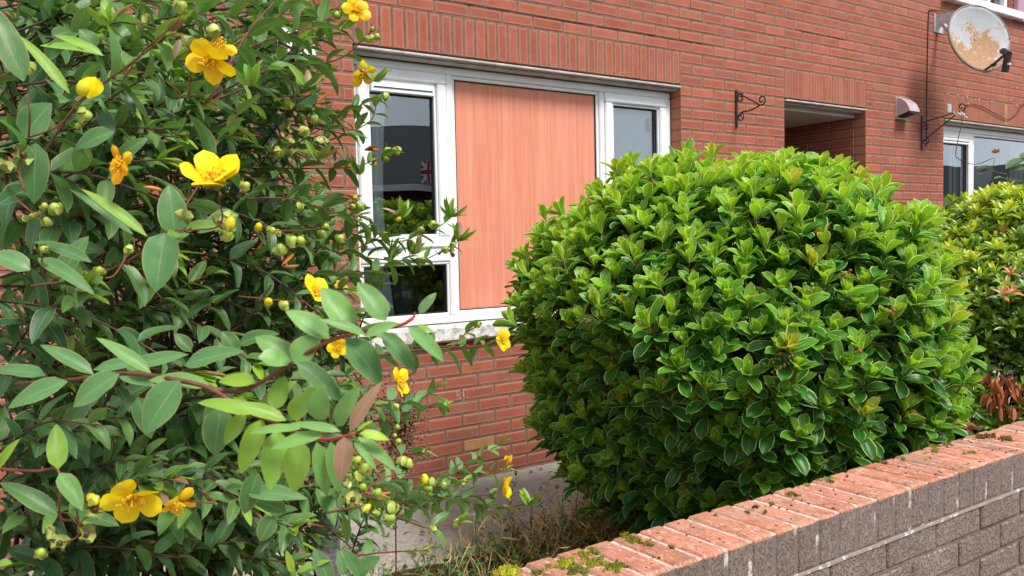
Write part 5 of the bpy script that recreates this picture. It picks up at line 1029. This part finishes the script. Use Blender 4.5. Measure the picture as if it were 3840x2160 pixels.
for _ in range(420):
    x = rng.uniform(-3.8, .2); y = rng.uniform(-2.6, -.05) if _ % 3 else rng.uniform(-1.5, -.95); t = rng.random() * 6.28
    G.add((x, y, .006), np.array([math.cos(t), math.sin(t), .1]), UP + rng.normal(size=3) * .35, rng.uniform(.02, .05), rng.uniform(.006, .014), jit([(.20, .11, .05), (.30, .20, .09), (.12, .07, .04), (.60, .42, .03)][int(rng.random() * 3.3)], .2), rng.normal() * .8, .4)
G.emit(A); tag(A.build('leaf_litter', plain('dead_leaf', (1, 1, 1), .8, .2, usecol=True), smooth=True), 'fallen brown leaves scattered on the soil and path', 'leaf litter', kind='stuff')
# rough little concrete post inside the shrub
A = Acc(); p0 = at(822, 1390, 2.2); p0[2] = 0; P = [(p0[0], p0[1], z) for z in np.linspace(0, .66, 14)]; A.tube(P, .035, 14); M = Mat('rough_concrete_post'); c = M.mix(M.ramp(M.noise(40, 7, .7), .35, .65), (.16, .15, .15), (.40, .38, .39))
cp = A.build('concrete_post', M.done(M.bsdf(c, .9, .2, M.bump(M.noise(60, 6, .7), .02))), smooth=True, origin=p0); tag(cp, 'short rough grey concrete post half hidden inside the yellow flowering shrub', 'post')

# ---------------------------------------------------------------- weeds, dry grass and ground cover between path and wall
G = Leaves('narrow', 4, 1); gx = []
for _ in range(5200):
    x = rng.uniform(-4.3, -.6); y = -1.0 - abs(rng.normal()) * .45
    if y < -2.7: continue
    dens = math.exp(-((x + 1.95) / .55) ** 2 - ((y + 1.2) / .45) ** 2)
    if rng.random() > .25 + .75 * dens: continue
    dry = rng.random() < .25 + .5 * dens; Lg = rng.uniform(.05, .16) * (1 + .6 * dens); a = UP * rng.uniform(.5, 1.4) + np.array([rng.normal(), rng.normal(), 0]) * .7
    G.add((x, y, .0), a, rng.normal(size=3), Lg, .0020 + .0014 * rng.random(), jit((.48, .37, .22) if dry else (.09, .15, .04), .2), rng.normal() * 1.3, .2)
for _ in range(600):                                         # tangled dry haulms lying about
    x = -1.95 + rng.normal() * .32; y = -1.22 + rng.normal() * .16; z = abs(rng.normal()) * .10; G.add((x, y, z), rng.normal(size=3) + UP * .4, rng.normal(size=3), rng.uniform(.05, .14), .0024, jit((.56, .43, .28), .18), rng.normal() * 2.2, .1)
A = Acc(); G.emit(A); tag(A.build('dry_grass', leaf_mat('dry_grass_blade', rough=.7, spec=.2, trans=.2, vein=(.3, .25, .12), veinf=.1), smooth=True), 'dry straw coloured grass and weeds beside the concrete path', 'grass', kind='stuff')
G = Leaves('ovate', 4, 2)
for _ in range(7500):
    x = rng.uniform(-4.6, 3.0); y = rng.uniform(-2.72, -1.03); z = abs(rng.normal()) * .05 * (1.5 if x < -1.3 else 1) + .01; t = rng.random() * 6.28; G.add((x, y, z), np.array([math.cos(t), math.sin(t), .3]), UP + rng.normal(size=3) * .3, rng.uniform(.018, .04), rng.uniform(.007, .013), jit((.055, .145, .035) if rng.random() < .8 else (.10, .15, .04), .2), .4, .2)
for k in range(60):
    x = -4.0 + 2.6 * rng.random(); y = -1.02 - rng.random() * .5; h_ = rng.uniform(.15, .42)
    for q in range(int(h_ / .015)):
        t = q * 2.4; G.add((x + .02 * math.sin(q * .3), y, q * .015), np.array([math.cos(t), math.sin(t), .8]), UP, .026, .0035, jit((.10, .14, .06) if k % 3 else (.20, .09, .04), .2), .3, .2)
A = Acc(); G.emit(A); tag(A.build('ground_cover', leaf_mat('weed_leaf', rough=.5, spec=.3, trans=.2, vein=(.1, .2, .06), veinf=.2), smooth=True), 'low green weeds covering the soil behind the garden wall', 'weeds', kind='stuff')
A = Acc()
for _ in range(500):
    x = rng.uniform(-3.2, -.4); y = rng.choice([-.02 - abs(rng.normal()) * .03, rng.uniform(-.98, 0), -1.0 - rng.random() * .3]); s = .002 + .004 * rng.random(); A.blob((x, y, s * .6 + .001), (s, s * .8, s * .7), jit((.45, .42, .38), .2), nu=5, nv=4)
tag(A.build('gravel', plain('grit', (1, 1, 1), .9, .2, usecol=True)), 'loose grit and mortar crumbs on the concrete path', 'grit', kind='stuff')
